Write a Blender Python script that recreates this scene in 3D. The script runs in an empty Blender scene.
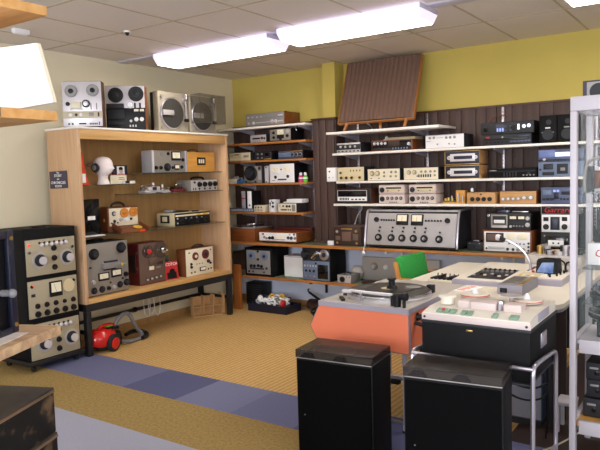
import bpy, bmesh, math, random
from mathutils import Vector, Matrix
random.seed(7)
C = bpy.context.scene.collection
SC = bpy.context.scene
PI = math.pi
R = math.radians

# ------------------------------------------------------------------ camera
cam_d = bpy.data.cameras.new('camera')
cam = bpy.data.objects.new('camera', cam_d)
C.objects.link(cam)
cam_d.sensor_width = 36.0
cam_d.lens = 640.86 / 600 * 36.0
cam_d.clip_start = 0.05
_y, _p, _r = R(-34.658), R(-4.454), R(1.637)
_f = Vector((math.sin(_y) * math.cos(_p), math.cos(_y) * math.cos(_p), math.sin(_p)))
_x = _f.cross(Vector((0, 0, 1))).normalized()
_d = _f.cross(_x)
_X = math.cos(_r) * _x + math.sin(_r) * _d
_D = -math.sin(_r) * _x + math.cos(_r) * _d
m = Matrix((_X, -_D, -_f)).transposed().to_4x4()
m.translation = Vector((5.1509, -6.0816, 1.5210))
cam.matrix_world = m
SC.camera = cam

# ------------------------------------------------------------------ world, daylight, exposure
w = bpy.data.worlds.new('sky')
SC.world = w
w.use_nodes = True
bg = w.node_tree.nodes['Background']
bg.inputs[0].default_value = (0.80, 0.88, 1.0, 1)
bg.inputs[1].default_value = 1.0

def area(name, loc, rot, sx, sy, energy, col):
    d = bpy.data.lights.new(name, 'AREA')
    d.shape = 'RECTANGLE'
    d.size = sx
    d.size_y = sy
    d.energy = energy
    d.color = col
    o = bpy.data.objects.new(name, d)
    C.objects.link(o)
    o.location = loc
    o.rotation_euler = rot
    return o
# daylight coming in through the two windows behind the photographer and the one on the right
area('window_daylight', (3.0, -8.42, 1.62), (R(90), 0, 0), 2.3, 1.35, 95, (0.90, 0.94, 1.0))
area('window_daylight', (5.9, -8.42, 1.62), (R(90), 0, 0), 1.7, 1.35, 70, (0.90, 0.94, 1.0))
area('window_daylight', (7.42, -5.2, 1.62), (R(90), 0, R(90)), 2.6, 1.35, 45, (0.90, 0.94, 1.0))

SC.view_settings.view_transform = 'Standard'
SC.view_settings.look = 'None'
SC.view_settings.gamma = 1
SC.view_settings.use_curve_mapping = False
SC.view_settings.exposure = 0.5
LAMP_STRENGTH = 11.0

# ------------------------------------------------------------------ materials
def lin(h):
    if isinstance(h, str):
        h = h.lstrip('#')
        c = [int(h[i:i + 2], 16) / 255 for i in (0, 2, 4)]
    else:
        c = [v / 255 for v in h]
    return [v / 12.92 if v <= 0.04045 else ((v + 0.055) / 1.055) ** 2.4 for v in c]

M = {}
def mat(name, col, rough=0.5, metal=0.0, kind='plain', col2=None, scale=8.0, amt=0.12, bump=0.0, axis='X', coat=0.0, spec=0.5):
    mt = bpy.data.materials.new(name)
    mt.use_nodes = True
    nt = mt.node_tree
    b = nt.nodes['Principled BSDF']
    b.inputs['Roughness'].default_value = rough
    b.inputs['Metallic'].default_value = metal
    b.inputs['Specular IOR Level'].default_value = spec
    if coat:
        b.inputs['Coat Weight'].default_value = coat
    c1 = lin(col)
    c2 = lin(col2) if col2 else [v * (1 - amt) for v in c1]
    tc = nt.nodes.new('ShaderNodeTexCoord')
    mp = nt.nodes.new('ShaderNodeMapping')
    nt.links.new(tc.outputs['Object'], mp.inputs[0])
    ns = nt.nodes.new('ShaderNodeTexNoise')
    ns.inputs['Scale'].default_value = scale
    ns.inputs['Detail'].default_value = 4
    fac = ns.outputs['Fac']
    if kind == 'wood':
        s = {'X': (0.7, 9, 9), 'Y': (9, 0.7, 9), 'Z': (9, 9, 0.7)}[axis]
        mp.inputs['Scale'].default_value = s
        ns.inputs['Scale'].default_value = scale
        ns.inputs['Detail'].default_value = 6
        ns.inputs['Distortion'].default_value = 0.6
    elif kind == 'wave':
        ns = nt.nodes.new('ShaderNodeTexWave')
        ns.bands_direction = axis
        ns.inputs['Scale'].default_value = scale
        ns.inputs['Distortion'].default_value = 2.5
        ns.inputs['Detail'].default_value = 4
        ns.inputs['Detail Scale'].default_value = 6
        fac = ns.outputs['Fac']
    nt.links.new(mp.outputs[0], ns.inputs['Vector'])
    rp = nt.nodes.new('ShaderNodeValToRGB')
    rp.color_ramp.elements[0].position = 0.3
    rp.color_ramp.elements[1].position = 0.7
    rp.color_ramp.elements[0].color = (*c2, 1)
    rp.color_ramp.elements[1].color = (*c1, 1)
    nt.links.new(fac, rp.inputs[0])
    nt.links.new(rp.outputs[0], b.inputs['Base Color'])
    if bump:
        bp = nt.nodes.new('ShaderNodeBump')
        bp.inputs['Strength'].default_value = bump
        bp.inputs['Distance'].default_value = 0.01
        nt.links.new(fac, bp.inputs['Height'])
        nt.links.new(bp.outputs[0], b.inputs['Normal'])
    M[name] = mt
    return mt

def glassy(name, col, alpha, rough=0.03):
    mt = bpy.data.materials.new(name)
    mt.use_nodes = True
    b = mt.node_tree.nodes['Principled BSDF']
    b.inputs['Base Color'].default_value = (*lin(col), 1)
    b.inputs['Roughness'].default_value = rough
    b.inputs['Alpha'].default_value = alpha
    M[name] = mt
def glow(name, col, strength):
    mt = bpy.data.materials.new(name)
    mt.use_nodes = True
    b = mt.node_tree.nodes['Principled BSDF']
    b.inputs['Base Color'].default_value = (*lin(col), 1)
    b.inputs['Emission Color'].default_value = (*lin(col), 1)
    b.inputs['Emission Strength'].default_value = strength
    M[name] = mt

mat('cream_paint', '#e4dabe', 0.8, amt=0.03, scale=3)
mat('yellow_paint', '#cab65c', 0.75, amt=0.06, scale=2.5)
mat('pale_blue_paint', '#d8def4', 0.75, amt=0.05, scale=3)
mat('white_paint', '#f0ece6', 0.5, amt=0.03)
mat('cabinet_white', '#c4bec6', 0.45, amt=0.03)
mat('white_laminate', '#f4efe9', 0.35, amt=0.03)
mat('white_paper', '#f6f5f6', 0.8, amt=0.02)
mat('oak', '#d4af8a', 0.45, kind='wood', col2='#c59d78', scale=3, axis='Z')
mat('oak_dark', '#b8905c', 0.5, kind='wood', col2='#a57d4c', scale=3, axis='Z')
mat('oak_across', '#d6ab72', 0.45, kind='wood', col2='#c49658', scale=3, axis='Y')
mat('pine', '#e0b070', 0.5, kind='wood', col2='#c98f4c', scale=3, axis='X')
mat('pine_worn', '#d8b78c', 0.6, kind='wood', col2='#b08a6c', scale=3, axis='X')
mat('shelf_wood', '#b9793a', 0.45, kind='wood', col2='#99602c', scale=3, axis='X')
mat('teak', '#8a4d24', 0.4, kind='wood', col2='#6b3818', scale=3, axis='X')
mat('teak_dark', '#5a3524', 0.45, kind='wood', col2='#3f241a', scale=3, axis='X')
mat('light_wood', '#c99c6a', 0.5, kind='wood', col2='#b5854f', scale=3, axis='X')
mat('plywood', '#d8a04e', 0.5, kind='wood', col2='#c48a3a', scale=3, axis='X')
mat('post_wood', '#a8662e', 0.5, kind='wood', col2='#8f5424', scale=3, axis='Z')
mat('brown_panelling', '#58423c', 0.55, kind='wood', col2='#46332f', scale=3, axis='Z')
mat('groove_dark', '#1c1412', 0.8)
mat('green_linoleum', '#6a7a5c', 0.5, amt=0.1)
mat('black_metal', '#1b1a1d', 0.45, amt=0.1)
mat('black_plastic', '#131316', 0.45, amt=0.15, spec=0.35)
mat('black_gloss', '#0d0d11', 0.12, amt=0.1)
mat('black_cloth', '#0b0b0c', 0.95, amt=0.2, scale=60, spec=0.05)
mat('black_vinyl', '#0d0d10', 0.65, amt=0.25, scale=40, bump=0.1, spec=0.2)
mat('charcoal', '#2a2b30', 0.5, amt=0.1, spec=0.35)
mat('dark_blue_grey', '#3c4358', 0.4, amt=0.1)
mat('navy_plastic', '#181b30', 0.4, amt=0.1)
mat('rubber', '#161616', 0.8)
mat('silver', '#c3bfc0', 0.35, 0.35, amt=0.04)
mat('silver_bright', '#dcd8de', 0.3, 0.25, amt=0.03)
mat('aluminium_dull', '#9a948e', 0.42, 0.35, amt=0.05)
mat('steel_grey', '#8f8c8c', 0.45, 0.2, amt=0.05)
mat('hammer_grey', '#aeaaac', 0.45, 0.1, amt=0.08, scale=60)
mat('chrome', '#d9d9e0', 0.14, 1.0, amt=0.05)
mat('chrome_dull', '#c2bec8', 0.3, 0.85, amt=0.05)
mat('brass', '#c7a461', 0.3, 0.8, amt=0.1)
mat('cream_enamel', '#e6dcc4', 0.4, amt=0.03)
mat('cream_fawn', '#d5c6a0', 0.45, amt=0.04)
mat('rack_panel', '#b3a88f', 0.45, 0.15, amt=0.05)
mat('beige_plastic', '#c8bda4', 0.5, amt=0.04)
mat('desk_cream', '#ded6c8', 0.4, amt=0.03)
mat('deck_cream', '#e4ddd0', 0.4, amt=0.03)
mat('desk_grey', '#b9b2ac', 0.4, amt=0.03)
mat('lilac_grey', '#a9a5b4', 0.4, amt=0.04)
mat('edge_grey', '#8f8f9a', 0.4, 0.2)
mat('orange_laminate', '#fb8864', 0.45, amt=0.05, scale=4)
mat('green_fabric', '#2fa046', 0.85, amt=0.15, scale=50, bump=0.1)
mat('chair_wood', '#cf9450', 0.45, kind='wood', col2='#b97c3a', scale=3, axis='Z')
mat('maroon', '#6b2426', 0.45, amt=0.15, scale=30)
mat('brown_leather', '#7a4424', 0.55, amt=0.2, scale=40)
mat('dark_brown', '#3a2620', 0.6, amt=0.2)
mat('brown_panel', '#6a544a', 0.5, amt=0.1)
mat('grille_brown', '#74584a', 0.7, kind='plain', amt=0.18, scale=90)
mat('red_gloss', '#c8201c', 0.2, amt=0.05, coat=0.4)
mat('red_matte', '#c92a2a', 0.6)
mat('orange_red', '#e0461c', 0.6)
mat('orange_reel', '#d88a36', 0.45)
mat('yellow_reel', '#e2b43a', 0.5)
mat('green_box', '#2f5a48', 0.6)
mat('green_button', '#7fa08c', 0.5)
mat('teal', '#2fa39a', 0.4)
mat('pink', '#d83a80', 0.4)
mat('lime', '#5fbf3a', 0.4)
mat('blue_box', '#3c70a8', 0.5)
mat('blue_display', '#6f7fb8', 0.3, amt=0.1)
mat('blue_panel', '#525c7c', 0.35, 0.1, amt=0.08)
mat('blue_grey_panel', '#6c7c98', 0.4, 0.1, amt=0.05)
mat('mauve_panel', '#d2c2be', 0.45, amt=0.04)
mat('meter_face', '#f4ecd4', 0.4, amt=0.03)
mat('skin_foam', '#f2e6e4', 0.7, amt=0.02)
mat('white_plastic', '#ecebee', 0.4, amt=0.02)
mat('cardboard', '#cfa674', 0.75, amt=0.1)
mat('grey_plastic', '#8d8d92', 0.5, amt=0.05)
mat('hose_grey', '#7b7a80', 0.4, amt=0.08)
mat('lamp_metal', '#c9c5d6', 0.4)
mat('case_trim', '#7d6248', 0.6, amt=0.3)
mat('turntable_grey', '#a39a8a', 0.45, 0.1)
mat('ceiling_panel', '#e6dcd2', 0.9, amt=0.10, scale=90, bump=0.15)
mat('ceiling_grid', '#bfb092', 0.6)
mat('sisal', '#d2ac70', 0.9, kind='wave', col2='#bb9456', scale=7.5, axis='X', bump=0.3)
mat('gold_carpet', '#ab8f54', 0.95, amt=0.38, scale=55, bump=0.3)
mat('blue_carpet', '#6c7096', 0.95, amt=0.15, scale=90, bump=0.2)
mat('blue_carpet_dark', '#575b82', 0.95, amt=0.15, scale=90, bump=0.2)
mat('blue_carpet_light', '#777b9e', 0.95, amt=0.15, scale=90, bump=0.2)
mat('grey_carpet', '#a6a8bc', 0.95, amt=0.1, scale=90, bump=0.2)
mat('worn_black', '#161311', 0.7, col2='#66503a', scale=11, bump=0.1, spec=0.25)
mat('worn_top', '#4a4038', 0.6, col2='#231e1c', scale=7)
M['worn_black'].node_tree.nodes['Color Ramp'].color_ramp.elements[0].position = 0.34
M['worn_black'].node_tree.nodes['Color Ramp'].color_ramp.elements[1].position = 0.47
mat('papers', '#ece2dc', 0.8, col2='#c49c90', scale=14)
M['papers'].node_tree.nodes['Color Ramp'].color_ramp.elements[0].position = 0.25
M['papers'].node_tree.nodes['Color Ramp'].color_ramp.elements[1].position = 0.45
mat('notice_dark', '#4b4450', 0.7)
mat('photo_skin', '#c8b8b0', 0.5)
mat('vinyl_record', '#26221f', 0.35, amt=0.1)
mat('platter_rubber', '#3a3836', 0.55, amt=0.1)
mat('screen_blue', '#3c5c9c', 0.12, col2='#9db4e0', scale=10)
mat('green_circuit', '#4a8a60', 0.5, amt=0.3, scale=60)
glassy('glass', '#9fb0b0', 0.06)
glassy('shelf_glass', '#4c605a', 0.40)
glassy('smoke_acrylic', '#2a2320', 0.5, 0.3)
glassy('clear_acrylic', '#5c564c', 0.28)
glow('lamp_diffuser', '#fff6ea', LAMP_STRENGTH)
glow('lamp_side', '#dcd4f2', 0.62)
glow('led_red', '#ff2a20', 1.2)
glow('display_white', '#dfe6ff', 0.7)
glow('display_blue', '#8fa4ee', 0.45)

# ------------------------------------------------------------------ mesh helpers
def xf(verts, mtx):
    if mtx is not None:
        for v in verts:
            v.co = mtx @ v.co

def box(x0, x1, y0, y1, z0, z1, bev=0.0, mtx=None):
    def f(bm):
        vs = [bm.verts.new(p) for p in ((x0, y0, z0), (x1, y0, z0), (x1, y1, z0), (x0, y1, z0), (x0, y0, z1), (x1, y0, z1), (x1, y1, z1), (x0, y1, z1))]
        fs = [bm.faces.new([vs[i] for i in q]) for q in ((3, 2, 1, 0), (4, 5, 6, 7), (0, 1, 5, 4), (1, 2, 6, 5), (2, 3, 7, 6), (3, 0, 4, 7))]
        if bev:
            es = list({e for q in fs for e in q.edges})
            r = bmesh.ops.bevel(bm, geom=es, offset=bev, segments=2, profile=0.5, affect='EDGES')
            vs = list({v for q in r['faces'] for v in q.verts} | {v for v in vs if v.is_valid})
        xf(vs, mtx)
    return f

def cyl(p, axis, r, h, r2=None, seg=20, mtx=None):
    """cylinder or cone starting at p and growing h along +axis"""
    if r2 is None:
        r2 = r
    def f(bm):
        P = Vector(p)
        ax = {'x': Vector((1, 0, 0)), 'y': Vector((0, 1, 0)), 'z': Vector((0, 0, 1))}[axis] if isinstance(axis, str) else Vector(axis).normalized()
        a = ax.orthogonal().normalized()
        b = ax.cross(a)
        r0, r1 = [], []
        for i in range(seg):
            t = 2 * PI * i / seg
            d = a * math.cos(t) + b * math.sin(t)
            r0.append(bm.verts.new(P + d * r))
            r1.append(bm.verts.new(P + ax * h + d * r2))
        for i in range(seg):
            j = (i + 1) % seg
            bm.faces.new((r0[i], r0[j], r1[j], r1[i]))
        bm.faces.new(r0[::-1])
        bm.faces.new(r1)
        xf(r0 + r1, mtx)
    return f

def lathe(p, prof, seg=28, axis='z', sx=1.0, sy=1.0, mtx=None):
    """prof: list of (radius, height) from bottom to top; capped where the radius is not 0"""
    def f(bm):
        allv, rings = [], []
        P = Vector(p)
        for (r, h) in prof:
            ring = []
            for i in range(seg):
                t = 2 * PI * i / seg
                c, s = r * math.cos(t) * sx, r * math.sin(t) * sy
                co = Vector((c, s, h)) if axis == 'z' else (Vector((c, -h, s)) if axis == 'y' else Vector((h, c, s)))
                ring.append(bm.verts.new(P + co))
            rings.append(ring)
            allv += ring
        for a, b in zip(rings, rings[1:]):
            for i in range(seg):
                j = (i + 1) % seg
                bm.faces.new((a[i], a[j], b[j], b[i]))
        bm.faces.new(rings[0][::-1])
        bm.faces.new(rings[-1])
        xf(allv, mtx)
    return f

def tube(pts, r, seg=8, closed=False, smooth=0):
    def f(bm):
        P = [Vector(q) for q in pts]
        for _ in range(smooth):
            Q = [P[0]] if not closed else []
            n = len(P)
            for i in range(n if closed else n - 1):
                a, b = P[i], P[(i + 1) % n]
                Q += [a * 0.75 + b * 0.25, a * 0.25 + b * 0.75]
            if not closed:
                Q.append(P[-1])
            P = Q
        n = len(P)
        rings = []
        prev = None
        for i in range(n):
            if closed:
                t = (P[(i + 1) % n] - P[i - 1])
            else:
                t = P[min(i + 1, n - 1)] - P[max(i - 1, 0)]
            if t.length < 1e-9:
                t = Vector((0, 0, 1))
            t.normalize()
            a = prev - t * prev.dot(t) if prev is not None else t.orthogonal()
            if a.length < 1e-6:
                a = t.orthogonal()
            a.normalize()
            prev = a
            b = t.cross(a)
            rings.append([bm.verts.new(P[i] + (a * math.cos(2 * PI * k / seg) + b * math.sin(2 * PI * k / seg)) * r) for k in range(seg)])
        for i in range(n if closed else n - 1):
            A, B = rings[i], rings[(i + 1) % n]
            for k in range(seg):
                j = (k + 1) % seg
                bm.faces.new((A[k], A[j], B[j], B[k]))
        if not closed:
            bm.faces.new(rings[0][::-1])
            bm.faces.new(rings[-1])
    return f

def prism(poly, axis, a0, a1, mtx=None):
    """poly in the two axes left over (x,y,z order), pushed along axis from a0 to a1"""
    def f(bm):
        def co(u, v, a):
            return {'x': (a, u, v), 'y': (u, a, v), 'z': (u, v, a)}[axis]
        A = [bm.verts.new(co(u, v, a0)) for u, v in poly]
        B = [bm.verts.new(co(u, v, a1)) for u, v in poly]
        n = len(poly)
        for i in range(n):
            j = (i + 1) % n
            bm.faces.new((A[i], A[j], B[j], B[i]))
        bm.faces.new(A[::-1])
        bm.faces.new(B)
        xf(A + B, mtx)
    return f

def ball(p, r, s=(1, 1, 1), seg=16):
    def f(bm):
        mtx = Matrix.Translation(Vector(p)) @ Matrix.Diagonal((r * s[0], r * s[1], r * s[2], 1))
        bmesh.ops.create_uvsphere(bm, u_segments=seg, v_segments=seg // 2 + 2, radius=1, matrix=mtx)
    return f

def mesh(name, m_, parent, *shapes):
    bm = bmesh.new()
    for s in shapes:
        s(bm)
    bmesh.ops.recalc_face_normals(bm, faces=bm.faces)
    me = bpy.data.meshes.new(name)
    bm.to_mesh(me)
    bm.free()
    for p in me.polygons:
        p.use_smooth = True
    me.set_sharp_from_angle(angle=R(35))
    me.materials.append(M[m_] if isinstance(m_, str) else m_)
    o = bpy.data.objects.new(name, me)
    C.objects.link(o)
    if parent is not None:
        o.parent = parent
    return o

def text(name, s, size, m_, parent, mtx, shear=0.0, depth=0.0008, squash=1.0):
    """lettering that reads along local x, up along local y before mtx"""
    cu = bpy.data.curves.new(name, 'FONT')
    cu.body = s
    cu.size = size
    cu.align_x = 'CENTER'
    cu.align_y = 'CENTER'
    cu.shear = shear
    cu.extrude = depth
    cu.resolution_u = 2
    t = bpy.data.objects.new(name, cu)
    C.objects.link(t)
    bpy.context.view_layer.update()
    me = bpy.data.meshes.new_from_object(t.evaluated_get(bpy.context.evaluated_depsgraph_get()))
    bpy.data.objects.remove(t)
    me.transform(Matrix.Diagonal((squash, 1, 1, 1)))
    me.transform(mtx)
    me.materials.clear()
    me.materials.append(M[m_])
    o = bpy.data.objects.new(name, me)
    C.objects.link(o)
    o.parent = parent
    return o
FRONT = Matrix(((1, 0, 0, 0), (0, 0, -1, 0), (0, 1, 0, 0), (0, 0, 0, 1)))    # text plane -> faces local -Y

def tag(o, label, cat, group=None, kind=None):
    o['label'] = label
    o['category'] = cat
    if group:
        o['group'] = group
    if kind:
        o['kind'] = kind
    return o
def thing(name, label, cat, loc=(0, 0, 0), rz=0.0, group=None):
    o = bpy.data.objects.new(name, None)
    o.empty_display_size = 0.05
    C.objects.link(o)
    o.location = loc
    o.rotation_euler = (0, 0, R(rz))
    return tag(o, label, cat, group)
def struct(name, m_, *shapes):
    o = mesh(name, m_, None, *shapes)
    o['kind'] = 'structure'
    return o

# ------------------------------------------------------------------ device builder: front face at local y=0 looking to -Y
def feats(root, w, h, fs, y=-0.004):
    for f in fs:
        k = f[0]
        if k == 'k':                                  # knob u v r material [depth]
            _, u, v, r, mt = f[:5]
            dp = f[5] if len(f) > 5 else max(0.008, r * 0.9)
            x, z = (u - .5) * w, v * h
            kb = mesh('knob', mt, root, lathe((x, y, z), [(r, 0), (r, dp * .25), (r * .82, dp * .3), (r * .76, dp), (r * .5, dp * 1.02)], seg=16, axis='y'))
        elif k == 'kc':                               # knob with a skirt disc of another colour
            _, u, v, r, mt, mt2 = f
            x, z = (u - .5) * w, v * h
            kb = mesh('knob', mt, root, lathe((x, y, z), [(r, 0), (r, r * .25), (r * .95, r * .3), (r * .9, r * .3)], seg=20, axis='y'))
            mesh('cap', mt2, kb, lathe((x, y - r * .3, z), [(r * .66, 0), (r * .58, r * .55), (r * .4, r * .58)], seg=16, axis='y'))
        elif k == 'b':                                # raised rectangle u0 u1 v0 v1 material name [depth]
            _, u0, u1, v0, v1, mt, nm = f[:7]
            dp = f[7] if len(f) > 7 else 0.004
            mesh(nm, mt, root, box((u0 - .5) * w, (u1 - .5) * w, y - dp, y + .001, v0 * h, v1 * h, min(.0015, dp * .3)))
        elif k == 'row':                              # n small blocks: u0 u1 v n width height material name
            _, u0, u1, v, n, bw, bh, mt, nm = f
            for i in range(n):
                x = (u0 + (u1 - u0) * (i / max(1, n - 1)) - .5) * w
                mesh(nm, mt, root, box(x - bw / 2, x + bw / 2, y - .006, y + .001, v * h - bh / 2, v * h + bh / 2, .001))
        elif k == 'm':                                # meter with black surround
            _, u0, u1, v0, v1 = f[:5]
            fr = f[5] if len(f) > 5 else 'black_plastic'
            x0, x1, z0, z1 = (u0 - .5) * w, (u1 - .5) * w, v0 * h, v1 * h
            mm = mesh('meter', fr, root, box(x0, x1, y - .008, y + .001, z0, z1, .002))
            a, b = (x1 - x0) * .1, (z1 - z0) * .12
            mesh('meter_face', 'meter_face', mm, box(x0 + a, x1 - a, y - .0095, y - .007, z0 + (z1 - z0) * .25, z1 - b))
            xm, zm = (x0 + x1) / 2, z0 + (z1 - z0) * .28
            mesh('needle', 'black_plastic', mm, tube([(xm, y - .0102, zm), (xm - (x1 - x0) * .2, y - .0102, z1 - b * 1.6)], .0007, 5))
        elif k == 'r':                                # reel / turntable disc u v R material hubmaterial [depth]
            _, u, v, r, mt, hm = f[:6]
            dp = f[6] if len(f) > 6 else 0.012
            x, z = (u - .5) * w, v * h
            rl = mesh('reel', mt, root, lathe((x, y, z), [(r, 0), (r, dp * .8), (r * .93, dp), (r * .5, dp * .9), (r * .3, dp)], seg=28, axis='y'))
            mesh('hub', hm, rl, lathe((x, y - dp * .9, z), [(r * .42, 0), (r * .4, dp * .5), (r * .16, dp * .7), (r * .1, dp * 1.6), (r * .05, dp * 1.7)], seg=18, axis='y'))
        elif k == 'd':                                # flat disc u v r material name [depth]
            _, u, v, r, mt, nm = f[:6]
            dp = f[6] if len(f) > 6 else 0.004
            mesh(nm, mt, root, cyl(((u - .5) * w, y + .001, v * h), (0, -1, 0), r, dp + .001, seg=28))
        elif k == 't':                                # lettering u v size text material
            _, u, v, sz, s, mt = f[:6]
            sh = f[6] if len(f) > 6 else 0
            sq = f[7] if len(f) > 7 else 1
            text('lettering', s, sz, mt, root, Matrix.Translation(((u - .5) * w, y - .0012, v * h)) @ FRONT, sh, squash=sq)

def dev(name, label, cat, x0, x1, z0, h, yf, d, body, panel, fs=(), group=None, facing='Y', rz=0.0, bev=.004, inset=.003, feet=0.0):
    """box-shaped apparatus; x0..x1 along the wall, front at yf, top of what it stands on at z0"""
    wd = x1 - x0
    if facing == 'Y':
        root = thing(name, label, cat, ((x0 + x1) / 2, yf, z0), rz, group)
    else:
        root = thing(name, label, cat, (yf, (x0 + x1) / 2, z0), 90 + rz, group)
    b0 = feet
    mesh('case', body, root, box(-wd / 2, wd / 2, 0, d, b0, h, bev))
    if feet:
        for sx in (-1, 1):
            for yy in (.04, d - .04):
                mesh('foot', 'rubber', root, cyl((sx * (wd / 2 - .04), yy, 0), 'z', .012, feet + .001, seg=10))
    if panel:
        mesh('front_panel', panel, root, box(-wd / 2 + inset, wd / 2 - inset, -.004, .001, b0 + inset, h - inset, .001))
        feats(root, wd, h, fs, -.004)
    else:
        feats(root, wd, h, fs, 0)
    return root

# ------------------------------------------------------------------ the room
H = 2.70
RX, RY = 7.5, -8.5
fl = struct('floor', 'sisal', box(-.1, RX + .1, RY - .1, .1, -.12, -.004))
struct('trim_1', 'sisal', box(0, RX, -2.560, 0, -.004, 0))
x = 0.0
tiles = [(0, .9, 'blue_carpet'), (.9, 1.41, 'blue_carpet'), (1.41, 1.95, 'blue_carpet_dark'), (1.95, 2.45, 'blue_carpet_light'), (2.45, 2.95, 'blue_carpet'), (2.95, 3.95, 'blue_carpet_dark'), (3.95, RX, 'blue_carpet')]
n = 2
for a, b, mt in tiles:
    struct('trim_%d' % n, mt, box(a, b, -3.040, -2.560, -.004, 0))
    n += 1
struct('trim_%d' % n, 'gold_carpet', box(0, RX, -3.555, -3.040, -.004, 0)); n += 1
struct('trim_%d' % n, 'grey_carpet', box(0, RX, RY, -3.555, -.004, 0)); n += 1
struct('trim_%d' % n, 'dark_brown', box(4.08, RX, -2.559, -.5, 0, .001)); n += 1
struct('ceiling', 'ceiling_panel', box(-.1, RX + .1, RY - .1, .1, H, H + .1))
g = []
k = -.2
xs = [.4 + .605 * i for i in range(0, 12)]
for xx in xs:
    g.append(box(xx - .008, xx + .008, RY, 0, H - .0025, H + .01))
for yy in [-.92 - .82 * i for i in range(0, 9)]:
    g.append(box(0, RX, yy - .009, yy + .009, H - .003, H + .01))
struct('trim_%d' % n, 'ceiling_grid', *g); n += 1
struct('wall_left', 'cream_paint', box(-.1, 0, RY - .1, .1, -.1, H))
struct('wall_back', 'yellow_paint', box(0, RX, 0, .1, .76, H))
struct('trim_%d' % n, 'pale_blue_paint', box(0, RX, 0, .1, -.1, .76)); n += 1
def wall_with_holes(name, axis, at, th, a0, a1, holes):
    sh = []
    def bx(u0, u1, z0, z1):
        if axis == 'y':
            sh.append(box(u0, u1, min(at, at + th), max(at, at + th), z0, z1))
        else:
            sh.append(box(min(at, at + th), max(at, at + th), u0, u1, z0, z1))
    z0, z1 = holes[0][2], holes[0][3]
    bx(a0, a1, -.1, z0)
    bx(a0, a1, z1, H)
    u = a0
    for h0, h1, _, _ in holes:
        bx(u, h0, z0, z1)
        u = h1
    bx(u, a1, z0, z1)
    struct(name, 'cream_paint', *sh)
wall_with_holes('wall_front', 'y', RY, -.1, 0, RX, [(1.85, 4.15, .95, 2.3), (5.05, 6.75, .95, 2.3)])
wall_with_holes('wall_right', 'x', RX, .1, RY - .1, .1, [(-6.5, -3.9, .95, 2.3)])
def window(nm, axis, at, u0, u1):
    sh, gl = [], []
    um = (u0 + u1) / 2
    for a, b, c, d in ((u0, u0 + .05, .95, 2.3), (u1 - .05, u1, .95, 2.3), (um - .02, um + .02, .95, 2.3), (u0, u1, .95, 1.0), (u0, u1, 2.25, 2.3)):
        sh.append(box(a, b, at, at + .05, c, d) if axis == 'y' else box(at, at + .05, a, b, c, d))
    o = struct(nm, 'white_paint', *sh)
    p = mesh('pane', 'glass', o, box(u0, u1, at + .02, at + .026, .95, 2.3) if axis == 'y' else box(at + .02, at + .026, u0, u1, .95, 2.3))
window('window_1', 'y', RY - .08, 1.85, 4.15)
window('window_2', 'y', RY - .08, 5.05, 6.75)
window('window_3', 'x', RX + .03, -6.5, -3.9)

# dark vertical panelling on the back wall, the boxed pillar
PT = 2.105
sh = []
xx = 0.0
rp = random.Random(3)
while xx < RX - .02:
    ww = rp.choice((.10, .12, .145))
    b = min(xx + ww, RX)
    sh.append(box(xx + .002, b - .002, -.012, 0, .79, PT, .002))
    xx = b
pn = struct('trim_%d' % n, 'brown_panelling', *sh); n += 1
struct('trim_%d' % n, 'groove_dark', box(0, RX, -.004, 0, .785, PT)); n += 1
struct('trim_%d' % n, 'teak_dark', box(0, 1.28, -.022, 0, PT, PT + .018), box(1.6, RX, -.022, 0, PT, PT + .018), box(1.285, 1.595, -.235, 0, PT, PT + .018)); n += 1
sh = []
for a, b in ((1.305, 1.375), (1.375, 1.465), (1.465, 1.57)):
    sh.append(box(a + .003, b - .003, -.215, -.2, .80, PT, .003))
sh.append(box(1.57, 1.585, -.205, -.005, .80, PT, .002))
sh.append(box(1.29, 1.305, -.205, -.005, .80, PT, .002))
sh.append(box(1.29, 1.585, -.23, -.2, .775, .80, .003))
struct('trim_%d' % n, 'brown_panelling', *sh); n += 1
struct('trim_%d' % n, 'groove_dark', box(1.30, 1.575, -.202, -.006, .775, PT)); n += 1
struct('trim_%d' % n, 'yellow_paint', box(1.42, 1.575, -.19, 0, PT + .018, H)); n += 1
struct('baseboard_left', 'oak_dark', box(0, .012, -8.4, -.05, 0, .07))
struct('baseboard_back', 'oak_dark', box(.02, RX, -.012, 0, 0, .07))

# ------------------------------------------------------------------ fluorescent lamps and their rail
def lamp(label, x0, x1, y0, y1, z0, z1):
    t = thing('fluorescent_lamp', label, 'ceiling lamp', ((x0 + x1) / 2, (y0 + y1) / 2, z1), 0, 'fluorescent lamps under the ceiling')
    L, W, D = (x1 - x0) / 2, (y1 - y0) / 2, z1 - z0
    # metal housing with slightly tapered sides, the lens let into its underside
    def hull(bm):
        c = .022
        A = [bm.verts.new(p) for p in ((-L, -W, 0), (L, -W, 0), (L, W, 0), (-L, W, 0))]
        B = [bm.verts.new(p) for p in ((-L, -W, -D * .35), (L, -W, -D * .35), (L, W, -D * .35), (-L, W, -D * .35))]
        E_ = [bm.verts.new(p) for p in ((-L + c, -W + c, -D), (L - c, -W + c, -D), (L - c, W - c, -D), (-L + c, W - c, -D))]
        bm.faces.new(A)
        bm.faces.new(E_[::-1])
        for P, Q in ((A, B), (B, E_)):
            for i in range(4):
                j = (i + 1) % 4
                bm.faces.new((P[i], P[j], Q[j], Q[i]))
    mesh('side_lens', 'lamp_side', t, hull)
    mesh('diffuser', 'lamp_diffuser', t, box(-L + .03, L - .03, -W + .028, W - .028, -D - .006, -D + .001, .002))
    for s in (-1, 1):
        mesh('end_cap', 'lamp_metal', t, box(s * L - .004, s * L + .004, -W - .003, W + .003, -D * .36, 0, .002))
    return t
lamp('glowing fluorescent ceiling lamp nearest the cream left wall, left of the longer row', .59, 1.93, -1.82, -1.50, 2.59, 2.685)
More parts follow.
